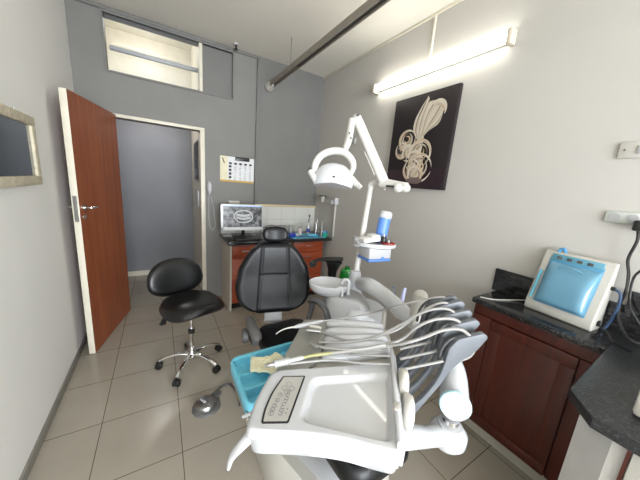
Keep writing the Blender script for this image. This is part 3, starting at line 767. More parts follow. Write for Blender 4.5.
# ================================================================== DENTAL CHAIR
co = V3((.66, 1.5, 0))
yaw = math.radians(14)
fdir = V3((-math.sin(yaw), -math.cos(yaw), 0))        # towards the foot end
CT = frame(co, (math.cos(yaw), -math.sin(yaw), 0))    # local x = sitter's left->photo right ; local -y = foot end
t = thing('dental_chair', 'black leatherette dental patient chair with upright oval backrest', 'dental chair', co)
# backrest : local plane x (width) , tall axis tilted
BB = CT @ Matrix.Translation((-.022, .16, .56)) @ rotm('X', 90 - 10)   # local y up the back, z to the front (towards foot end)
H = .52
def bw(tt):   # half width along the height 0..1 (bottom..top)
    import bisect
    K = [(0, .06), (.015, .11), (.06, .18), (.13, .228), (.23, .26), (.40, .272), (.635, .25), (.8, .205), (.9, .165), (.97, .12), (1, .09)]
    for (a, wa), (c, wc) in zip(K, K[1:]):
        if tt <= c: return wa + (wc - wa) * (tt - a) / (c - a)
    return .09
bb = bmesh.new(); NX, NY = 60, 64
grid = []
for j in range(NY + 1):
    tt = j / NY; row = []
    w = bw(tt)
    for i in range(NX + 1):
        s_ = -1 + 2 * i / NX; x = w * s_
        e = min((1 - abs(s_)) * w, tt * H + .0, (1 - tt) * H)
        z = .05 * math.sqrt(max(0, 1 - (1 - min(1, e / .05)) ** 2))
        xs = .085 + .03 * (1 - tt)
        g = abs(abs(x) - xs); z -= .006 * math.exp(-(g / .007) ** 2)
        if abs(x) < xs: z -= .007 * math.exp(-((tt - .54) * H / .007) ** 2) ; z += .006 * math.sin(PI * min(1, abs(x) / xs)) * 0
        z += .04 * (abs(x) / .28) ** 2 - .02 * math.exp(-((tt - .5) / .3) ** 2)
        row.append(bb.verts.new((x, tt * H, z)))
    grid.append(row)
for j in range(NY):
    for i in range(NX): bb.faces.new((grid[j][i], grid[j][i + 1], grid[j + 1][i + 1], grid[j + 1][i]))
back = []
for j in range(NY + 1):
    tt = j / NY; w = bw(tt) * .97
    back.append([bb.verts.new((w * (-1 + 2 * i / NX), tt * H, -.05 + .03 * abs(-1 + 2 * i / NX) ** 2)) for i in range(NX + 1)])
for j in range(NY):
    for i in range(NX): bb.faces.new((back[j][i], back[j + 1][i], back[j + 1][i + 1], back[j][i + 1]))
loopA = [grid[0][i] for i in range(NX + 1)] + [grid[j][NX] for j in range(1, NY + 1)] + [grid[NY][i] for i in range(NX - 1, -1, -1)] + [grid[j][0] for j in range(NY - 1, 0, -1)]
loopB = [back[0][i] for i in range(NX + 1)] + [back[j][NX] for j in range(1, NY + 1)] + [back[NY][i] for i in range(NX - 1, -1, -1)] + [back[j][0] for j in range(NY - 1, 0, -1)]
for k in range(len(loopA)): bb.faces.new((loopA[k], loopB[k], loopB[(k + 1) % len(loopA)], loopA[(k + 1) % len(loopA)]))
bmesh.ops.recalc_face_normals(bb, faces=bb.faces[:])
m_ = MB(BB); m_.add(bb); m_.build('backrest', m_leather, t, angle=70)
b = MB(BB)
for sx in (-1, 1): b.tube([(sx * .113, .03, .012 + .003), (sx * .1, H * .5, .012), (sx * .09, H * .93, .03)], .0022, smooth=6, n=6)
b.build('seam', m_leatherS, t)
b = MB(BB); b.box((0, -.02, -.02), (.13, .12, .025), .006); b.build('back_mount', m_lgrey, t, label='pale grey plate joining backrest and seat')
b = cushion(BB @ Matrix.Translation((0, H + .055, .01)), .088, .058, .035, lambda x, y: .03 * (x / .09) ** 2, e=3.2); b.build('headrest', m_leather, t, angle=60)
MB(BB).box((0, H + .003, -.01), (.075, .03, .025), .005).build('headrest_mount', m_teal, t, label='teal strip under the headrest')
# seat and leg rest
def pad(hw0, hw1, y0, y1, z, th):
    o = roundpoly([(-hw0, y0), (hw0, y0), (hw1, y1), (-hw1, y1)][::1], .09)
    return resample(o, 72)
CS = frame(V3((.715, 1.5, 0)), (1, 0, 0))
b = MB(CS); b.puck(pad(.185, .20, .14, -.36, 0, 0), lambda x, y: .50 + .0 * x, [(.05, -.004), (.075, .02)], 14, .03); b.build('seat', m_leather, t, angle=50)
b = MB(CS); b.puck(pad(.20, .17, -.375, -.98, 0, 0), lambda x, y: .485 , [(.045, -.004), (.07, .02)], 14, .03); b.build('leg_rest', m_leather, t, angle=50)
b = MB(CS); b.box((0, -.3, .36), (.26, .75, .12), .03); b.build('seat_frame', m_lgrey, t)
b = MB(CS); b.box((0, -.15, .2), (.24, .34, .26), .04); b.build('lift_column', m_lgrey, t)
b = MB(); b.puck(resample(roundpoly([(.42, 1.6), (.40, .95), (.50, .62), (.92, .62), (.95, 1.6)], .08), 72), lambda x, y: .22, [(.20, -.01), (.215, -.005)], 10, .04); b.build('base', m_white2, t)
b = MB(); b.puck(resample(roundpoly([(.50, 1.5), (.48, .95), (.56, .68), (.86, .68), (.88, 1.5)], .06), 72), lambda x, y: .235, [(.03, -.01)], 8, .02); b.build('base_cover', m_lgrey, t)
# arm rests
b = MB(); b.tube([(.475, 1.60, .585), (.470, 1.55, .60), (.462, 1.46, .59), (.468, 1.40, .565), (.475, 1.385, .545)], [.018, .031, .034, .034, .022], 18, smooth=5, flat=(1.0, .75)); b.build('armrest', m_mgrey, t)
b = MB(); b.cyl((.405, 1.50, .53), (.445, 1.49, .53), .045, bev=.01); b.box((.475, 1.5, .52), (.05, .14, .10), .02); b.build('armrest_support', m_find, t)
b = MB(); q = [dep(1.62, 311, 301), dep(1.58, 314, 300), dep(1.54, 320, 303), dep(1.5, 326, 311), dep(1.49, 329, 322)]
b.tube(q, [.022, .025, .02, .018, .018], 12, smooth=5, flat=(1.2, .7)); q0 = dep(1.6, 313, 302); b.tube([q0, q0 + V3((-.01, .02, -.12))], .018, 10); b.build('armrest', m_find, t)

# ================================================================== SPITTOON UNIT, LAMP POST
uo = V3((1.1, 1.22, 0))
t = thing('spittoon_unit', 'white spittoon unit with bowl, spouts and a long curved arm beside the chair', 'dental unit', uo)
U = V3((.86, -.51, 0)); Vv = V3((.51, .86, 0))
UT = frame(V3((1.08, 1.22, 0)), U)   # local x = photo right
# bowl
bc = dep(1.68, 329, 287)
bx_, by_, bzz = bc.x, bc.y, bc.z
b = MB(); b.lathe([(0, -.045), (.055, -.05), (.095, -.03), (.118, .0), (.122, .03), (.117, .034), (.11, .028), (.10, .0), (.06, -.02), (0, -.026)], (bx_, by_, bzz), 40, rot=Matrix.Rotation(math.atan2(U.y, U.x), 4, 'Z'), sx=1.08, sy=.85); b.build('bowl', m_white, t, angle=50)
b = MB(); b.lathe([(0, -.026), (.02, -.022), (.03, -.016), (.022, -.014), (0, -.014)], (bx_ + .01, by_ - .01, bzz + .002), 20); b.build('drain', m_lgrey, t)
# body under the bowl
UB = frame(V3((bx_, by_, 0)), U)
body = roundpoly([(-.015, -.08), (.24, -.14), (.36, -.02), (.34, .12), (.1, .12), (-.02, .08)], .05)
b = MB(UB); b.puck(resample(body, 72), lambda x, y: bzz - .03 + .0 * x - .14 * sstep(.16, .38, x), [(.05, -.01), (.2, .0), (.3, .05), (.42, .09)], 14, .03); b.build('body', m_lgrey, t, angle=50)
b = MB(UB); b.puck(resample(roundpoly([(.12, -.16), (.34, -.14), (.4, .0), (.36, .10), (.14, .12), (.08, 0)], .06), 60), lambda x, y: bzz - .085 - .03 * sstep(.2, .4, x), [(.06, -.005), (.25, .01)], 10, .03); b.build('cover', m_white, t, angle=50)
b = MB(UB); b.puck(resample(rrect(.14, 0, .16, .11, .05), 48), lambda x, y: bzz - .4, [(bzz - .4, -.02)], 4, .01); b.build('pedestal', m_lgrey, t)
# spouts
def hook(px, py, h, r, rad, ax=V3((-1, 0, 0))):
    p = V3((px, py, bzz - .02)); return [p, p + V3((0, 0, h)), p + ax * r * .5 + V3((0, 0, h + r * .8)), p + ax * r * 1.5 + V3((0, 0, h + r * .7)), p + ax * r * 2 + V3((0, 0, h - .01))]
p = dep(1.63, 348, 292); ax = (V3((bx_, by_, 0)) - V3((p.x, p.y, 0))).normalized()
b = MB(); b.tube(hook(p.x, p.y, .075, .022, 0, ax), .011, 12, smooth=6); b.build('cup_filler', m_white, t)
p = dep(1.6, 342, 293); b = MB(); b.tube(hook(p.x, p.y, .04, .016, 0, ax), .010, 12, smooth=6); b.build('rinse_spout', m_white, t)
# lamp post
pb = V3((1.115, 1.30, .80)); ptop = dep(1.80, 370.5, 187)
pb = dep(1.78, 355, 277)
b = MB(); b.lathe([(0, 0), (.085, 0), (.064, .04), (.05, .1), (.042, .17), (.034, .215), (.0, .22)], pb - V3((0, 0, .17)), 28); b.build('post_base', m_white, t)
b = MB(); b.cyl(pb - V3((0, 0, .02)), ptop, .021, .019); b.build('post', m_lwhite, t)
# curved arm towards the delivery unit
A = [dep(1.77, 357, 283), dep(1.72, 361, 284), dep(1.58, 369.7, 285.5), dep(1.5, 383.8, 295), dep(1.4, 398, 307), dep(1.3, 414, 322), dep(1.26, 420, 330)]
b = MB(); b.tube(A, [.03, .040, .045, .044, .042, .040, .034], 20, smooth=6, flat=(.8, 1.05)); b.build('swing_arm', m_white, t, angle=50)
K = dep(1.27, 419, 305)
b = MB(); b.tube([K + V3((0, 0, -.12)), K + V3((0, 0, -.1)), K + V3((0, 0, .04)), K + V3((0, 0, .065)), K + V3((0, 0, .075))], [.03, .034, .034, .028, .012], 20, smooth=4); b.build('elbow_joint', m_white2, t)
J = dep(.98, 455, 405)
b = MB(); b.tube([K + V3((.02, -.01, -.1)), dep(1.12, 449, 362), J - ((J - dep(1.12, 449, 362)).normalized() + (CAM - J).normalized()).normalized() * .035, J], [.045, .052, .055, .055], 22, smooth=5, flat=(.95, 1)); b.build('forearm', m_white, t)
dj = ((J - dep(1.12, 449, 362)).normalized() * .7 + (CAM - J).normalized() * .7).normalized(); b = MB(); b.tube([J - dj * .002, J + dj * .005, J + dj * .010, J + dj * .013], [.056, .056, .053, .042], 22); b.build('forearm_cap', m_pale, t, label='pale blue end cap')
Jb = dep(1.0, 449, 428)
b = MB(); b.lathe([(0, 0), (.03, 0), (.03, .03), (0, .03)], Jb + V3((0, 0, .018)), 24); b.build('pivot_ring', m_chrome, t)
b = MB(); b.lathe([(0, -.06), (.055, -.06), (.066, -.045), (.066, -.01), (.052, .008), (.042, .012), (.042, .022), (0, .022)], Jb, 30); b.build('pivot_housing', m_white, t, angle=50)
E1 = dep(.90, 396, 430)
b = MB(); b.tube([Jb + V3((0, 0, -.025)), Jb.lerp(E1, .4) + V3((0, 0, -.035)), Jb.lerp(E1, .8) + V3((0, 0, -.03)), E1 + V3((-.15, .05, -.02))], [.04, .036, .042, .042], 16, smooth=5, flat=(1, .9)); b.build('support_arm', m_white, t, angle=50)
# valves below the swing arm
b = MB()
q = dep(1.45, 385, 311); b.tube([q, q + V3((0, 0, -.1))], .012, 10); b.tube([q + V3((.02, -.02, .02)), q + V3((.06, -.04, -.03))], .011, 10)
b.build('tube_fitting', m_white2, t)
# syringe holders sticking up behind the arm
b = MB(); q = dep(1.42, 402, 300); q1 = dep(1.42, 405, 288); b.tube([q + (q - q1), q, q1], [.012, .011, .008], 10); b.build('suction_tip', m_blue if False else mat('lilac_plastic', 'b9bde2', .4), t, label='lilac suction tip')
b = MB(); q = dep(1.45, 395, 302); q1 = dep(1.45, 394, 287); b.tube([q, q1], [.003, .003], 8); b.ell(q1, (.007, .007, .007)); b.build('probe', mat('slate_blue', '5f7590', .4), t, label='thin slate blue probe')

# dark assistant arm beside bowl
t = thing('assistant_holder', 'black instrument holder on a post behind the spittoon bowl', 'holder', dep(1.85, 330, 290))
b = MB(); q = [dep(1.88, 312.5, 263), dep(1.88, 318, 260), dep(1.88, 328, 259), dep(1.88, 343, 259)]
b.tube(q, [.022, .014, .02, .018], 12, smooth=5, flat=(1.4, .7)); b.build('rail', m_black, t)
b = MB(); q0 = dep(1.88, 333, 262); b.tube([q0 + V3((0, 0, .01)), q0 + V3((0, 0, -.06)), q0 + V3((0, 0, -.2))], [.09, .045, .03], 14, smooth=4, flat=(1, .6)); b.build('post', m_black, t)
b = MB(); q1 = dep(1.88, 313, 264); b.cyl(q1 + V3((-.012, -.01, 0)), q1 + V3((.012, .01, 0)), .024); b.build('knob', m_black, t)
gb = dep(2.0, 345, 290)
tt0 = bpy.data.objects['spittoon_unit']; MB().box(gb - V3((0, 0, .008)), (.16, .14, .014), .004).build('side_shelf', m_white2, tt0)
t = thing('green_bottle', 'green plastic bottle standing behind the spittoon bowl', 'bottle', gb)
b = MB(); b.lathe([(0, 0), (.05, 0), (.055, .01), (.055, .12), (.045, .16), (.02, .175), (0, .175)], gb, 24); b.build('body', m_green, t)
MB().lathe([(0, .172), (.018, .172), (.018, .19), (0, .19)], gb, 16).build('cap', mat('dark_green_cap', '0f6a2c', .3), t)

# post tray with cups
TT_ = dep(1.72, 375.5, 243.5)
t = thing('post_tray', 'white round post tray with a blue edged box fixed to the lamp post', 'tray', TT_)
PTf = frame(TT_, U)
tc_ = (0, 0)
b = MB(PTf); b.puck(resample([( .135 * math.cos(a), .095 * math.sin(a)) for a in [2 * PI * k / 60 for k in range(60)]], 60), lambda x, y: .012 - .008 * (1 - sstep(.82, .95, math.hypot(x / .135, y / .095))), [(.02, .0), (.03, .02)], 14, .004); b.build('dish', m_white, t)
PTb = PTf @ rotm('Z', 24)
b = MB(PTb); b.box((.0, .0, -.052), (.17, .13, .075), .008); b.build('box', m_white, t)
b = MB(PTb); b.box((.0, .0, -.098), (.174, .134, .016), .004); b.build('blue_base', m_blue, t, label='cornflower blue band under the box')
b = MB(PTb); b.cyl((.02, -.0690, -.087), (.02, -.0645, -.087), .014, n=20); b.build('badge', m_blue, t)
b = MB(PTf); b.cyl((-.11, .03, -.03), (-.11, .03, .03), .032, n=20); b.build('clamp', m_white, t)
t = thing('cup_dispenser', 'blue tube dispenser with a white top on the post tray', 'cup dispenser', PTf @ V3((.055, .03, .006)))
q0 = PTf @ V3((.035, .035, .006)); q1 = dep(1.66, 388, 218)
q1 = V3((q0.x + .02, q0.y - .0, q0.z + .165))
b = MB(); b.cyl(q0, q1, .038, .040, n=24); b.build('tube', m_blue, t)
b = MB(); dq = (q1 - q0).normalized(); b.tube([q1 - dq * .004, q1 + dq * .004, q1 + dq * .03, q1 + dq * .042], [.041, .044, .043, .033], 24); b.build('top', m_white, t)
b = MB(PTf @ Matrix.Translation((-.045, -.015, .012)) @ rotm('Z', 20) @ rotm('Y', -6)); b.box((0, 0, .018), (.12, .085, .026), .008); b.box((.03, 0, .036), (.06, .08, .02), .008)
tag(b.build('tissue_pack', mat('white_tissue', 'e9e8e4', .8)), 'white folded tissue pack lying on the left of the post tray', 'tissue pack')
b = MB(PTf @ Matrix.Translation((.07, -.04, .014))); b.lathe([(0, 0), (.045, 0), (.045, .006), (0, .008)], n=24); tag(b.build('red_disc', m_red), 'dark red disc lying at the front of the post tray', 'disc')
t = thing('small_jar', 'small black bottle with silver cap standing on the red disc', 'bottle', PTf @ V3((.045, -.035, .022)))
MB(PTf @ Matrix.Translation((.04, -.035, .022))).lathe([(0, 0), (.018, 0), (.02, .015), (.013, .035), (0, .036)], n=18).build('bottle', m_black, t)
MB(PTf @ Matrix.Translation((.04, -.035, .058))).lathe([(0, 0), (.009, 0), (.009, .014), (0, .016)], n=12).build('cap', m_steel, t)
tag(MB(PTf @ Matrix.Translation((.07, -.05, .022))).lathe([(0, 0), (.012, 0), (.013, .018), (0, .02)], n=14).build('tiny_pot', m_steel), 'tiny steel pot beside the black bottle on the tray', 'pot')

# ================================================================== OPERATING LAMP
t = thing('operating_lamp', 'white operating lamp on a two section arm above the dental chair', 'lamp', ptop)
E0 = ptop + V3((0, 0, .0))
k1 = dep(1.72, 386, 187)
b = MB(); b.tube([E0 + V3((0, 0, -.012)), E0 + V3((0, 0, .018)), E0.lerp(k1, .35) + V3((0, 0, .03)), k1], [.021, .024, .024, .024], 16, smooth=5); b.build('elbow', m_lwhite, t)
k0 = dep(1.72, 381, 183); k2 = dep(1.62, 407, 187)
b = MB(); b.tube([k0, k0.lerp(k2, .3), k0.lerp(k2, .75), k2], [.036, .034, .03, .03], 16, smooth=4, flat=(1, .9)); b.build('arm_knuckle', m_lwhite, t)
b = MB(); 
for uu in (398, 405): 
    c = dep(1.62, uu, 188); b.ell(c, (.034, .034, .028))
b.build('spring_cover', m_lwhite, t)
sl = MB(); s0 = dep(1.585, 386, 186); s1 = dep(1.585, 394, 186.5); sl.tube([s0, s1], .007, 8); sl.build('slot', m_black, t, label='black slot in the knuckle')
a0 = dep(1.70, 384, 182); a1 = dep(1.62, 356.5, 118)
b = MB(); b.tube([a0, a0.lerp(a1, .12), a0.lerp(a1, .5), a0.lerp(a1, .9), a1, a1 + (a1 - a0).normalized() * .022], [.030, .031, .030, .028, .027, .014], 18, flat=(.8, 1.1)); b.build('spring_arm', m_lwhite, t, angle=50)
b = MB(); o_ = V3((-.035, .0, -.03)); b.tube([a0 + o_ + (a1 - a0) * .18, a0 + o_ + (a1 - a0) * .55], .004, 8); b.build('arm_cable', m_white2, t)
c = dep(1.6, 357, 115.5); b = MB(); b.cyl(c + V3((-.004, -.01, 0)), c + V3((-.01, -.03, 0)), .008, n=12); b.build('pivot_screw', m_find, t)
f0 = dep(1.62, 352, 120); f1 = dep(1.60, 350, 132); f2 = dep(1.58, 348, 142); f3 = dep(1.56, 344, 152)
b = MB(); b.tube([f0, f1, f2, f3], [.022, .023, .023, .018], 16, smooth=4); b.build('drop_arm', m_lwhite, t)
b = MB()
for uu, vv in ((349.5, 133), (351, 138), (346.3, 151)):
    c = dep(1.555, uu, vv); b.ell(c, (.0055, .0055, .0055), n=8, m=6)
b.build('arm_screw', m_find, t)
# yoke
ld = 1.52
yk = [dep(ld, 314.5, 172), dep(ld, 316, 163), dep(ld, 322, 155), dep(ld, 333, 151), dep(ld, 344, 152.5), dep(ld, 351.5, 160), dep(ld, 353, 168), dep(ld, 349, 176)]
b = MB(); b.tube(yk, [.016, .018, .017, .017, .017, .017, .015, .012], 14, smooth=6, flat=(1.0, 1.25)); b.build('yoke', m_lwhite, t, angle=50)
hp0, hp1 = dep(ld - .02, 310.5, 171), dep(ld - .02, 316, 181)
b = MB(); b.tube([hp0 + (hp0 - hp1) * .1, hp0, hp1, hp1 + (hp1 - hp0) * .1], [.012, .02, .018, .01], 14, flat=(1, 1)); b.build('side_handle', m_lwhite, t)
hc = dep(ld - .01, 310, 169.5); b = MB(); b.ell(hc, (.012, .012, .012), n=12, m=8); b.build('handle_plug', m_find, t)
h0, h1 = dep(ld - .02, 350, 178), dep(ld - .02, 361, 188)
b = MB(); b.tube([h0, h0.lerp(h1, .4), h1], [.018, .015, .011], 12, flat=(.5, 1.2)); b.build('grip_handle', m_white2, t)
b = MB()
for k in range(5):
    c = h0.lerp(h1, .35 + .14 * k); b.box(c - FW * .006, (.006, .006, .022), .001)
b.build('grip_ridge', m_lgrey, t)
# head: domed half disc seen from behind
LF = Matrix((RT, DN.cross(RT) * 1.0, -DN)).transposed().to_4x4()
hc = dep(ld, 333, 182)
r0 = Matrix.Translation(hc) @ Matrix((RT.normalized(), (FW).normalized(), (-DN).normalized())).transposed().to_4x4() @ rotm('Y', 6)
bm_ = bmesh.new(); NA, NR = 40, 12
hd = []
for j in range(NR + 1):
    ph = (PI / 2) * j / NR      # 0 at the rim, 90 at the top
    row = []
    for i in range(NA):
        a = 2 * PI * i / NA
        rx_, ry_ = .118 * math.cos(ph) ** .6, .075 * math.cos(ph) ** .6
        row.append(bm_.verts.new((rx_ * math.cos(a), ry_ * math.sin(a), .105 * math.sin(ph) - .012 * abs(math.cos(a)) * math.cos(ph))))
    hd.append(row)
for A_, B_ in zip(hd, hd[1:]):
    for i in range(NA): bm_.faces.new((A_[i], A_[(i + 1) % NA], B_[(i + 1) % NA], B_[i]))
lowr = [bm_.verts.new((v.co.x * .93, v.co.y * .9, v.co.z - .018)) for v in hd[0]]
for i in range(NA): bm_.faces.new((hd[0][i], lowr[i], lowr[(i + 1) % NA], hd[0][(i + 1) % NA]))
bm_.faces.new(lowr)
bmesh.ops.remove_doubles(bm_, verts=bm_.verts, dist=1e-5); bmesh.ops.recalc_face_normals(bm_, faces=bm_.faces[:])
b = MB(r0); b.add(bm_); b.build('lamp_head', m_white, t, angle=50)
b = MB(r0); b.ell((.0, -.078, .012), (.008, .004, .005), n=10, m=6); b.ell((.02, -.02, .1), (.005, .005, .004), n=10, m=6); b.build('sensor', m_black, t)

# ================================================================== DELIVERY UNIT
Z0 = .87
def zt(u, v, z=Z0):
    q = on(2, z, u, v); return (q.x, q.y)
cen = zt(335, 400)
t = thing('delivery_unit', 'white dental delivery unit with recessed work surface, grey whip arms and logo sticker', 'delivery unit', (cen[0], cen[1], .75))
Ptop = [zt(272, 369), zt(396, 360), zt(404, 459, .856), zt(380, 454, .856), zt(350, 446.5, .856), zt(300, 438, .856), zt(244, 434.5, .856), zt(255, 399, .86)]
out = resample(roundpoly(Ptop, [.03, .01, .02, .05, .06, .06, .03, .05]), 140)
# work surface well
wl = [V3(zt(312, 377)), V3(zt(391, 373)), V3(zt(395, 444)), V3(zt(299, 421))]
def inquad(x, y):
    p = V3((x, y)); dmin = 9
    for i in range(4):
        a, c = wl[i], wl[(i + 1) % 4]; e = (c - a).normalized(); nrm = V3((e.y, -e.x))
        dmin = min(dmin, (p - a).dot(nrm))
    return dmin
sg = 1 if inquad(*(sum(wl, V3((0, 0))) / 4)) > 0 else -1
def inq(x, y):
    p = V3((x, y)); ds = []
    for i in range(4):
        a, c = wl[i], wl[(i + 1) % 4]; e = (c - a).normalized(); nrm = V3((e.y, -e.x)) * sg
        ds.append((p - a).dot(nrm))
    k = 90
    return -math.log(sum(math.exp(-k * d_) for d_ in ds)) / k
def htop(x, y):
    return Z0 - .02 * sstep(-.002, .016, inq(x, y))
c_well = sum(wl, V3((0, 0))) / 4
b = MB(); b.puck(out, htop, [(.012, -.002), (.015, .004), (.062, .012), (.072, .03)], 64, .016, center=(c_well.x - .03, c_well.y), zfn=lambda x, y: Z0 - .016)
b.build('tray_housing', m_white, t, angle=45)
# sticker
lp = [zt(283, 376.5), zt(305.5, 376.3), zt(288.5, 423.5), zt(261, 423.8), zt(264, 410), zt(271, 394)]
lpR = roundpoly(lp, [.006, .006, .006, .006, .02, .02], 4)
b = MB(); b.prism(lpR, Z0 + .0002, Z0 + .0022); b.build('sticker_border', m_black, t)
def inset(P, d):
    P = [V3(p) for p in P]; L = len(P); c = sum(P, V3((0, 0))) / L; o = []
    for i in range(L):
        t_ = (P[(i + 2) % L] - P[i - 2]).normalized(); n_ = V3((-t_.y, t_.x))
        if n_.dot(c - P[i]) < 0: n_ = -n_
        o.append(tuple((P[i] + n_ * d)[:]))
    return o
lpR = resample(lpR, 60); inner = inset(lpR, .0052)
b = MB(); b.prism(inner, Z0 + .0012, Z0 + .0028); b.build('sticker', mat('grey_vinyl', 'aeaca6', .4), t, label='grey logo sticker with a flower and two rows of letters')
b = MB(); zs = Z0 + .0032
def ringz(px, py, r, w=.0006, n=14, arc=1.0, a0=0, sq=1):
    c = on(2, zs, px, py); b.tube([(c.x + r * math.cos(a0 + 2 * PI * arc * k / n), c.y + r * sq * math.sin(a0 + 2 * PI * arc * k / n), zs) for k in range(n + (arc < 1))], w, 5, closed=(arc >= 1))
for px, py in ((289, 384), (284.5, 388), (292, 388.5), (287, 392)): ringz(px, py, .0085)
for px, py in ((280.5, 394.5), (277.5, 400), (274.5, 405.5), (272.5, 409.5), (271, 413.5)): ringz(px, py, .007); ringz(px, py, .003, .0007, 8, .6, px)
for k in range(8):
    px, py = 289 - k * 1.25, 392 + k * 3.05; ringz(px, py, .0055, .0009, 12, .8, k * 1.3)
for px, py in ((287.3, 409), (285.6, 413)): ringz(px, py, .0014, .0009, 6)
b.build('sticker_lettering', m_gprint, t)
# curved handle at the front left, second handle behind
b = MB(); q = [on(2, .82, 250, 436), on(2, .80, 240, 447), on(2, .765, 232, 457), on(2, .735, 228, 469)]
b.tube([q[0] + V3((.02, .02, 0))] + q, [.018, .017, .014, .011, .007], 14, smooth=5, flat=(1, .6)); b.build('pull_handle', m_white, t)
b = MB(); q = [on(2, .80, 264, 406), on(2, .79, 254, 412), on(2, .78, 242, 417)]
b.tube(q, [.008, .007, .004], 10, smooth=3); b.build('rear_handle', m_white, t)
# right flange and hinge discs
fl0, fl1 = V3(zt(391, 353)), V3(zt(399, 450))
d2 = (fl1 - fl0); FT = frame((fl0.x, fl0.y, Z0), (d2.x, d2.y, 0)); Lf = d2.length
b = MB(FT); b.box((Lf / 2, 0, -.02), (Lf, .014, .085), .005); b.box((Lf / 2, .012, -.03), (Lf * .96, .012, .06), .004); b.build('side_flange', m_white, t)
b = MB(FT); b.box((Lf * .72, .0, .012), (.03, .018, .03), .004); b.build('latch', m_white2, t)
for i, (px, py, r, z_) in enumerate(((403, 384, .05, .86), (408, 411, .05, .83))):
    c = on(2, z_, px, py); nrm = (FT.to_3x3() @ V3((0, 1, 0)))
    b = MB(); b.cyl(c - nrm * .018, c + nrm * .014, r, bev=.012, n=28); b.build('hinge_disc', m_white2, t, angle=50)
b = MB(); c = dep(.80, 410, 421); b.cyl(c, c + V3((.004, -.004, 0)), .005, n=10); b.build('hinge_screw', m_find, t)
# instrument section base, channels, silicone mat
sec = [zt(322, 318), zt(389, 322), zt(397, 352), zt(392, 362), zt(284, 368), zt(304, 330)]
b = MB(); b.puck(resample(roundpoly(sec, .02), 80), lambda x, y: Z0 - .03, [(.02, 0), (.028, .01)], 10, .008); b.build('instrument_base', m_white2, t)
matp = [zt(304, 318), zt(326, 318), zt(324, 340), zt(318, 358), zt(303, 370), zt(275, 370), zt(285, 353), zt(297, 332)]
b = MB(); b.puck(resample(roundpoly(matp, .012), 80), lambda x, y: Z0 - .006, [(.014, 0)], 10, .003); b.build('silicone_mat', m_mat, t)
for i in range(5):
    f = i / 4
    a = V3(zt(326 - 4 * f, 321 + 33 * f)); c = V3(zt(384 + 8 * f, 324 + 24 * f))
    b = MB(); za = Z0 - .03
    mid = [a.lerp(c, s_) for s_ in (0, .06, .25, .5, .75, .94, 1)]
    rr = [.010, .022, .027, .028, .026, .020, .008]
    b.tube([(q_.x, q_.y, za + .012) for q_ in mid], rr, 16, smooth=4, flat=(1, .95)); b.build('instrument_channel', m_white, t, angle=60)
# whip arms: five grey blades, each in its own upright plane
F0 = V3((.995, .404, 1.01)); STEP = .046
prof = []
Un = V3((.86, -.51, 0)).normalized(); Vn = V3((.51, .86, 0)).normalized()
for u_, v_ in [(487, 336), (483, 332), (470, 335), (457, 338), (447.5, 347.5), (444, 360.5), (440, 371), (433, 382.5), (422.5, 395), (408, 407), (412, 414), (419, 406), (430.5, 393), (440, 382), (448.5, 369.5), (460.6, 359), (475.6, 349)]:
    q_ = onpl(F0, Vn, u_, v_) - F0; prof.append((q_.dot(Un), q_.z))
lift = [0, .028, .044, .060, .060]
Un = V3((.86, -.51, 0)).normalized(); Vn = V3((.51, .86, 0)).normalized()
for i in range(5):
    o0 = F0 + Vn * STEP * i + V3((0, 0, lift[i])) - Un * .006 * i
    # smooth outline
    pl_ = roundpoly([(x, z) for x, z in prof], .012, 4)
    FMx = Matrix((Un, V3((0, 0, 1)), -Vn)).transposed().to_4x4(); FMx.translation = o0
    b = MB(); b.prism(pl_, -.011, .011, FMx, bev=.003); w_ = b.build('whip_arm', m_fin, t, angle=40)
    b = MB(); ins = [(x * .9 - .012, z * .96 - .012) for x, z in prof[1:9]] ; 
    rim = [(x, z + .001) for x, z in prof[0:6]]
    b.tube([FMx @ V3((x - .012, z - .012, -.012)) for x, z in prof[2:6]], .006, 8, smooth=4); b.build('hose_groove', m_find, w_)
b = MB(); q = F0 + Un * -.245 + V3((0, 0, -.35)); b.cyl(q - Vn * .02, q + Vn * (STEP * 4 + .03) + V3((0, 0, .03)), .022, n=16); b.build('whip_axle', m_mgrey, t)
# spring rods from flange to blades
for i, (a_, c_) in enumerate((((400, 370), (443, 361)), ((400, 359), (437, 351)), ((400, 349), (431, 342)))):
    o0 = F0 + Vn * (STEP * i - .006)
    b = MB(); b.tube([onpl(o0, Vn, *a_), onpl(o0, Vn, *c_)], .0055, 10); b.build('spring_rod', m_hose, t)
# hoses and handpieces
def H_(i, pts, dv=0):
    o0 = F0 + Vn * (STEP * i + dv); return [onpl(o0, Vn, *p) for p in pts]
zh = Z0 + .028
hs = [
    (0, [(330, 353), (360, 350), (385, 346)], [(405, 343), (425, 337), (440, 331), (452, 329), (462, 330), (470, 336)], m_hose, .0062),
    (1, [(319, 347), (350, 350), (378, 346)], [(400, 340), (417, 327), (433, 320), (447, 318.5), (457, 320.5), (463, 326)], m_hose, .0062),
    (2, [(320, 331), (345, 340), (372, 338)], [(400, 325), (415, 316), (430, 310), (442, 308.5), (450, 310), (457, 315)], m_hose, .0055),
    (3, [(319, 342), (350, 342), (385, 334)], [(400, 328), (413, 318), (426, 309), (438, 303.5), (446, 303), (452, 306)], m_hose, .0055),
    (4, [(322, 321), (345, 318), (372, 313)], [(400, 305), (425, 299.5), (440, 297), (447, 298)], m_hose, .0035)]
for i, L1, L2, m, r in hs:
    P = [on(2, zh + .012 * k, *p) for k, p in enumerate(L1)] + H_(i, L2)
    b = MB(); b.tube(P, r, 10, smooth=6); b.build('hose', m, t)
P = H_(0, [(474, 340), (475, 348), (470, 356), (461, 360), (452, 361)], .0); b = MB(); b.tube(P, .0055, 10, smooth=6); b.build('hose', m_hose, t)
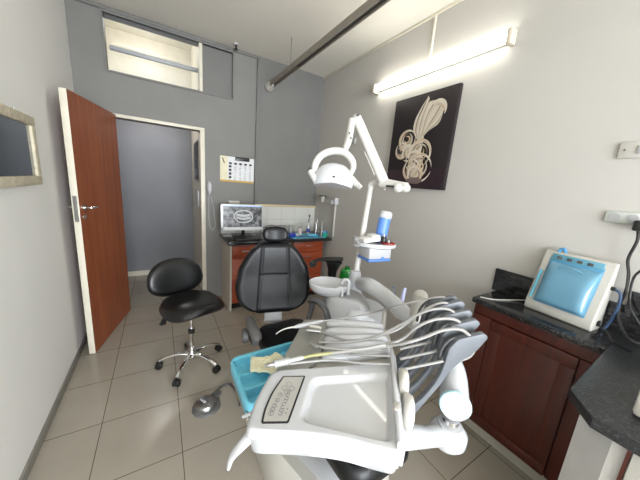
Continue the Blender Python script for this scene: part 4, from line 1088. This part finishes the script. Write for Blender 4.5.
b = MB(); b.tube([on(2, zh, 320, 376), on(2, zh, 360, 376)][:1] + [on(2, zh, 330, 377)], .001, 6)
b.bm.free()
for dy in (0, 8):
    P = [on(2, Z0 + .012, 330, 352 + dy), on(2, Z0 + .016, 360, 355 + dy), on(2, Z0 + .02, 390, 356 + dy)]
    b = MB(); b.tube([on(2, Z0 + .01, 285, 362 + dy * .3)] + P, .0045, 8, smooth=5); b.build('hose', m_hose, t)
def hp(name, pts, rs, label, mats=m_steel, cat='dental handpiece'):
    b = MB(); P = [on(2, zh + dz, u_, v_) for u_, v_, dz in pts]; b.tube(P, rs, 14); return tag(b.build(name, mats), label, cat, 'handpieces lying on the delivery unit')
def hp2(label, body, brs, mats, tip=None, trs=None, tipm=m_steel, tail=None, trr=.006, tailm=m_hose):
    P = [on(2, zh + dz, u_, v_) for u_, v_, dz in body]
    o = thing('handpiece', label, 'dental handpiece', P[0], 'handpieces lying on the delivery unit')
    b = MB(); b.tube(P, brs, 14); b.build('body', mats, o)
    if tip:
        b = MB(); b.tube([on(2, zh + dz, u_, v_) for u_, v_, dz in tip], trs, 10, smooth=3); b.build('tip', tipm, o)
    if tail:
        b = MB(); b.tube([on(2, zh + dz, u_, v_) for u_, v_, dz in tail], trr, 10, smooth=3); b.build('tail', tailm, o)
hp2('silver micromotor handpiece nearest the blue tray with a yellowish hose', [(273, 364.3, 0), (274, 364, 0), (288, 361, 0), (289, 360.6, 0), (290, 360.4, 0), (303, 357.5, 0)], [.008, .0125, .0125, .013, .009, .008], mat('satin_grey', 'b4b4b3', .3, metal=.4),
    [(265, 366, -.004), (269, 365.2, 0), (274, 364, 0)], [.005, .0065, .008], m_steel, [(303, 357.5, 0), (312, 355.5, 0), (332, 353, 0)], .0062, m_yhose)
hp2('scaler handpiece with a thin curved tip farthest back on the unit', [(295, 327, .006), (299, 326, .006), (312, 323.5, .004), (322, 321, 0)], [.006, .0095, .0095, .006], m_lgrey,
    [(276, 334, 0), (281, 330.5, .006), (288, 328, .008), (296, 326.8, .006)], [.0022, .0025, .003, .005], m_white2)
hp2('short white air syringe lying second from the back', [(306, 330.5, 0), (308, 330.3, 0), (319, 331.5, 0), (321, 332, 0)], [.006, .009, .009, .006], m_steel)
hp2('short white handpiece behind the air syringe at the mat edge', [(309, 326.5, 0), (311, 326.5, 0), (319, 328, 0), (321, 328.6, 0)], [.006, .0085, .0085, .006], m_white2)
hp2('ribbed steel coupling lying in the middle of the mat', [(308, 341.5, 0), (309, 342, 0), (317, 347, 0), (319, 348.5, 0)], [.007, .0085, .0085, .006], m_steel)
# under housing
b = MB(); b.puck(resample(roundpoly([zt(325, 380, .76), zt(392, 372, .76), zt(402, 440, .76), zt(350, 432, .76), zt(300, 425, .76)], .03), 60), lambda x, y: Z0 - .10, [(.07, .01)], 6, .01); b.build('under_housing', m_white2, t)

# blue sorting tray under the mat edge
def sd(x, y, cx, cy, hx, hy, r):
    qx, qy = abs(x - cx) - hx + r, abs(y - cy) - hy + r
    return math.hypot(max(qx, 0), max(qy, 0)) + min(max(qx, qy), 0) - r
BZ = .775
SCL = 1.036
t = thing('cassette_tray', 'sky blue compartment tray on a smoked acrylic shelf beside the delivery unit', 'tray', (.36, .8, BZ - .03))
wells = [(.256, .887, .038, .046, .014), (.272, .80, .054, .030, .012), (.272, .728, .054, .028, .012), (.405, .912, .095, .024, .010), (.42, .80, .07, .07, .012)]
wells = [tuple(v * SCL for v in w_) for w_ in wells]
def hb_(x, y):
    z = BZ
    for w_ in wells: z -= .030 * sstep(.001, -.005, sd(x, y, *w_))
    return z
b = MB(); b.puck(resample(roundpoly([(x * SCL, y * SCL) for x, y in ((.206, .952), (.51, .952), (.51, .74), (.345, .74), (.345, .684), (.206, .686))], [.045, .03, .02, .02, .02, .045]), 150), hb_, [(.034, 0), (.040, .006)], 90, .006, center=(.31, .85), zfn=lambda x, y: BZ); b.build('tray', m_sky, t, angle=50)
b = MB(); b.prism([(.222, .965), (.51, .965), (.51, .75), (.345, .75), (.345, .72), (.222, .72)], BZ - .055, BZ - .042); b.build('shelf', m_dkglass, t)
b = MB(); b.bx(.213, .219, .715, .965, BZ - .058, BZ - .042); b.build('shelf_edge', m_chrome, t)
b = MB()
gp = resample(roundpoly([zt(*p, BZ + .02) for p in ((251, 355), (262, 356), (277, 350.5), (284, 355), (281, 364), (273, 371), (262, 368.5), (250, 369.5))], .008), 70)
b.puck(gp, lambda x, y: BZ + .014 + .008 * noise.noise(V3((x * 30, y * 30, 3))) + .005 * noise.noise(V3((x * 90, y * 90, 3))), [(.006, 0)], 24, .004)
tag(b.build('latex_glove', m_glove), 'crumpled cream latex glove lying on the sky blue tray', 'glove')

# ================================================================== RIGHT COUNTER
RZ = .90
t = thing('worktop', 'black granite worktop along the right wall under the white machine', 'worktop', (1.78, .5, RZ - .03))
MB().bx(1.625, XR - .001, .205, .783, RZ - .03, RZ, .003).build('slab', m_gran, t)
t = thing('base_cabinet', 'dark cherry cabinet under the right wall counter with cream plinth', 'cabinet', (1.78, .5, 0))
MB().bx(1.665, XR - .001, .10, .77, .10, RZ - .031).build('carcass', m_cherryR, t)
MB().bx(1.66, XR - .001, .765, .775, .0, RZ - .031).build('side_panel', m_cherryR, t)
MB().bx(1.70, 1.715, .05, .77, 0, .10).build('plinth', m_plinth, t, label='cream plinth along the floor')
dr = MB().bx(1.648, 1.665, .275, .66, .105, .80, .003).build('door', m_cherryR, t)
b = MB(); 
for (y0, y1, z0, z1) in ((.275, .66, .105, .165), (.275, .66, .74, .8), (.275, .335, .166, .739), (.60, .66, .166, .739)): b.bx(1.643, 1.65, y0, y1, z0, z1, .002)
b.build('door_frame', m_cherryR, dr)
MB().bx(1.648, 1.665, .105, .27, .105, .80, .003).build('door', m_cherryR, t)
MB().bx(1.648, 1.665, .665, .765, .105, .80, .003).build('stile', m_cherryR, t)
MB().bx(1.648, 1.665, .105, .765, .805, RZ - .035, .003).build('drawer_front', m_cherryR, t)
# splash tiles
struct(MB().bx(XR - .014, XR, .60, .81, RZ, 1.048).build('trim_mosaic_far', m_mosaic, shift=False))
struct(MB().bx(XR - .014, XR, -.6, .60, RZ, 1.048 if False else 1.045).build('trim_mosaic_near', m_mosaic, shift=False))
struct(MB().bx(XR - .014, XR, -.6, .225, 1.045, 1.12).build('trim_mosaic_step', m_mosaic, shift=False))
# near L counter
t = thing('worktop', 'charcoal granite worktop with a clipped corner at the lower right', 'worktop', (1.5, 0, RZ - .035))
poly = [(1.147, .192), (1.05, .114), (1.05, -1.0), (XR - .001, -1.0), (XR - .001, .204), (1.62, .204)]
b = MB(); b.prism(poly, RZ - .034, RZ + .001, bev=.003); b.build('slab', m_gran2, t)
t = thing('base_cabinet', 'cream white base cabinet under the clipped corner worktop', 'cabinet', (1.5, -.4, 0))
m_cab = mat('cream_white_laminate', 'c4c3bf', .4)
MB().prism([(1.20, .16), (1.10, .07), (1.10, -1.0), (1.64, -1.0), (1.64, .16)], .10, RZ - .035).build('carcass', m_cab, t)
MB().prism([(1.24, .14), (1.14, .05), (1.14, -1.0), (1.6, -1.0), (1.6, .14)], .0, .10).build('plinth', m_plinth, t)
d_ = MB(); d_.bx(1.082, 1.099, -.45, .03, .105, RZ - .04, .003); d_.build('door', m_white2, t, label='white door')
MB().bx(1.084, 1.099, .032, .04, .105, RZ - .04).build('edge_strip', m_cherryR, t, label='dark cherry edge strip')
# white box at the picture edge
b = MB(); b.box((1.30, -.06, RZ + .05), (.27, .22, .095), .012, math.radians(-6)); b.box((1.30, -.06, RZ + .1), (.2, .16, .01), .004, math.radians(-6))
tag(b.build('white_appliance', mat('warm_white_case', 'cfcac0', .35)), 'white appliance case on the charcoal worktop at the photo edge', 'appliance')

# ---- handpiece lubrication machine
mo = V3((1.777, .432, RZ))
t = thing('lubrication_machine', 'white countertop cleaning machine with a translucent blue front cover', 'machine', mo)
LM = Matrix.Translation(mo) @ Matrix.Rotation(math.radians(-90 - 5), 4, 'Z')
# side profile (local y from front -, back +; z)
pf = [(.0, 0), (.118, 0), (.118, .29), (.114, .335), (.104, .343), (.09, .338), (.002, .06), (-.004, .03)]
pf = roundpoly(pf, .018, 4)
PM = LM @ Matrix(((0, 0, 1, 0), (1, 0, 0, 0), (0, 1, 0, 0), (0, 0, 0, 1)))
b = MB(); b.prism(pf, -.145, .145, PM, bev=.006); b.build('casing', m_white2, t)
# cover lies on the sloping front
n0 = V3((.002, .06)); n1 = V3((.09, .338)); sl_ = (n1 - n0); ls = sl_.length; ang = math.degrees(math.atan2(sl_.y, sl_.x))
SM = LM @ Matrix.Translation((0, n0.x, n0.y)) @ rotm('X', ang)    # local y runs up the slope, z outwards
b = MB(SM); b.box((0, ls * .44, .001), (.22, ls * .9, .004), .001); b.build('cavity_panel', mat('pale_blue_panel', '4f8fb2', .35), t)
b = MB(SM)
cv = bmesh.new(); nx, ny = 16, 16; G = []
for j in range(ny + 1):
    v_ = j / ny; r_ = []
    for i in range(nx + 1):
        u_ = -1 + 2 * i / nx; z_ = .004 + .034 * math.sin(PI * min(1, .12 + v_ * .95)) ** .5 * (1 - abs(u_) ** 8)
        r_.append(cv.verts.new((u_ * .108, .004 + v_ * ls * .80, z_)))
    G.append(r_)
for j in range(ny):
    for i in range(nx): cv.faces.new((G[j][i], G[j][i + 1], G[j + 1][i + 1], G[j + 1][i]))
b.add(cv); cov = b.build('front_cover', m_glassb, t, angle=60)
so_ = cov.modifiers.new('s', 'SOLIDIFY'); so_.thickness = .003
b = MB(SM); b.tube([(-.05, ls * .70, .036), (-.02, ls * .73, .042), (.02, ls * .73, .042), (.05, ls * .70, .036)], .005, 8, smooth=4); b.build('cover_grip', m_glassb, t)
for k in range(4):
    b = MB(SM); b.box((-.07 + k * .045, ls * .4, .008), (.028, ls * .45, .01), .004); b.build('nozzle_cover', mat('pale_panel', '9cc4d8', .4) if k == 0 else MATS['pale_panel'], t)
b = MB(SM); b.box((0, ls * .91, .003), (.21, .034, .006), .002); b.build('control_strip', mat('teal_blue_strip', '5b93a8', .4), t, label='teal control strip along the top')
b = MB(SM)
for k in range(4): b.box((-.07 + k * .042, ls * .9, .007), (.022, .016, .003), .001)
b.build('button', m_find, t)
b = MB(SM); b.tube([(-.126, .01, .006), (-.126, ls * .6, .006)], .007, 10); b.build('side_grip', m_sky, t)
b = MB(LM); b.tube([(-.09, .1, .337), (-.085, .1, .355), (-.07, .1, .36), (-.06, .1, .34)], .008, 8, smooth=4); b.build('filler_cap', mat('blue_cap', '4d8fbc', .4), t)
b = MB(LM); b.box((.147, .06, .04), (.008, .03, .025), .002); b.cyl((.143, .09, .22), (.16, .09, .22), .01, n=12); b.build('port', m_black, t)
b = MB(LM); b.tube([(.155, .09, .22), (.18, .095, .2), (.182, .10, .12), (.17, .10, .04), (.16, .09, .006)], .006, 8, smooth=6); b.build('air_hose', mat('navy_hose', '27405f', .4), t)
b = MB(LM); b.tube([(.15, .06, .03), (.19, .04, .02), (.23, -.02, .008), (.3, -.06, .008)], .004, 8, smooth=6); b.build('mains_cable', m_black, t)
b = MB(); b.tube([(1.66, .755, RZ + .004), (1.70, .70, RZ + .005), (1.78, .66, RZ + .005), (1.86, .63, RZ + .005), (1.89, .60, RZ + .01)], .0032, smooth=8, n=8)
tag(b.build('white_cable', m_white2), 'thin white cable trailing over the right wall worktop', 'cable')

# ================================================================== LIGHT
sc.world = bpy.data.worlds.new('world'); sc.world.use_nodes = True
bg = sc.world.node_tree.nodes['Background']; bg.inputs['Color'].default_value = (.75, .86, 1, 1); bg.inputs['Strength'].default_value = 2.5
def area(name, loc, sx, sy, power, col, rot):
    l = bpy.data.lights.new(name, 'AREA'); l.shape = 'RECTANGLE'; l.size = sx; l.size_y = sy; l.energy = power; l.color = col
    o = bpy.data.objects.new(name, l); COL.objects.link(o); o.location = loc; o.rotation_euler = rot; return o
area('window_daylight', ((wx0 + wx1) / 2, YN - .14, (wz0 + wz1) / 2), wx1 - wx0, wz1 - wz0, 150, (.93, .965, 1), (math.radians(90), 0, 0))
for nm, x, y, z, pw in (('hall_lamp_light', -.1, 3.95, 2.2, 5), ('transom_room_light', -.1, 4.6, 3.25, 3.6)):
    l = bpy.data.lights.new(nm, 'POINT'); l.energy = pw; l.color = (1, .96, .9); l.shadow_soft_size = .08
    o = bpy.data.objects.new(nm, l); COL.objects.link(o); o.location = (x, y, z)

sc.cycles.max_bounces = 14; sc.cycles.diffuse_bounces = 8
sc.view_settings.view_transform = 'Standard'; sc.view_settings.look = 'None'; sc.view_settings.gamma = 1
sc.view_settings.exposure = 0.88; sc.view_settings.use_curve_mapping = False
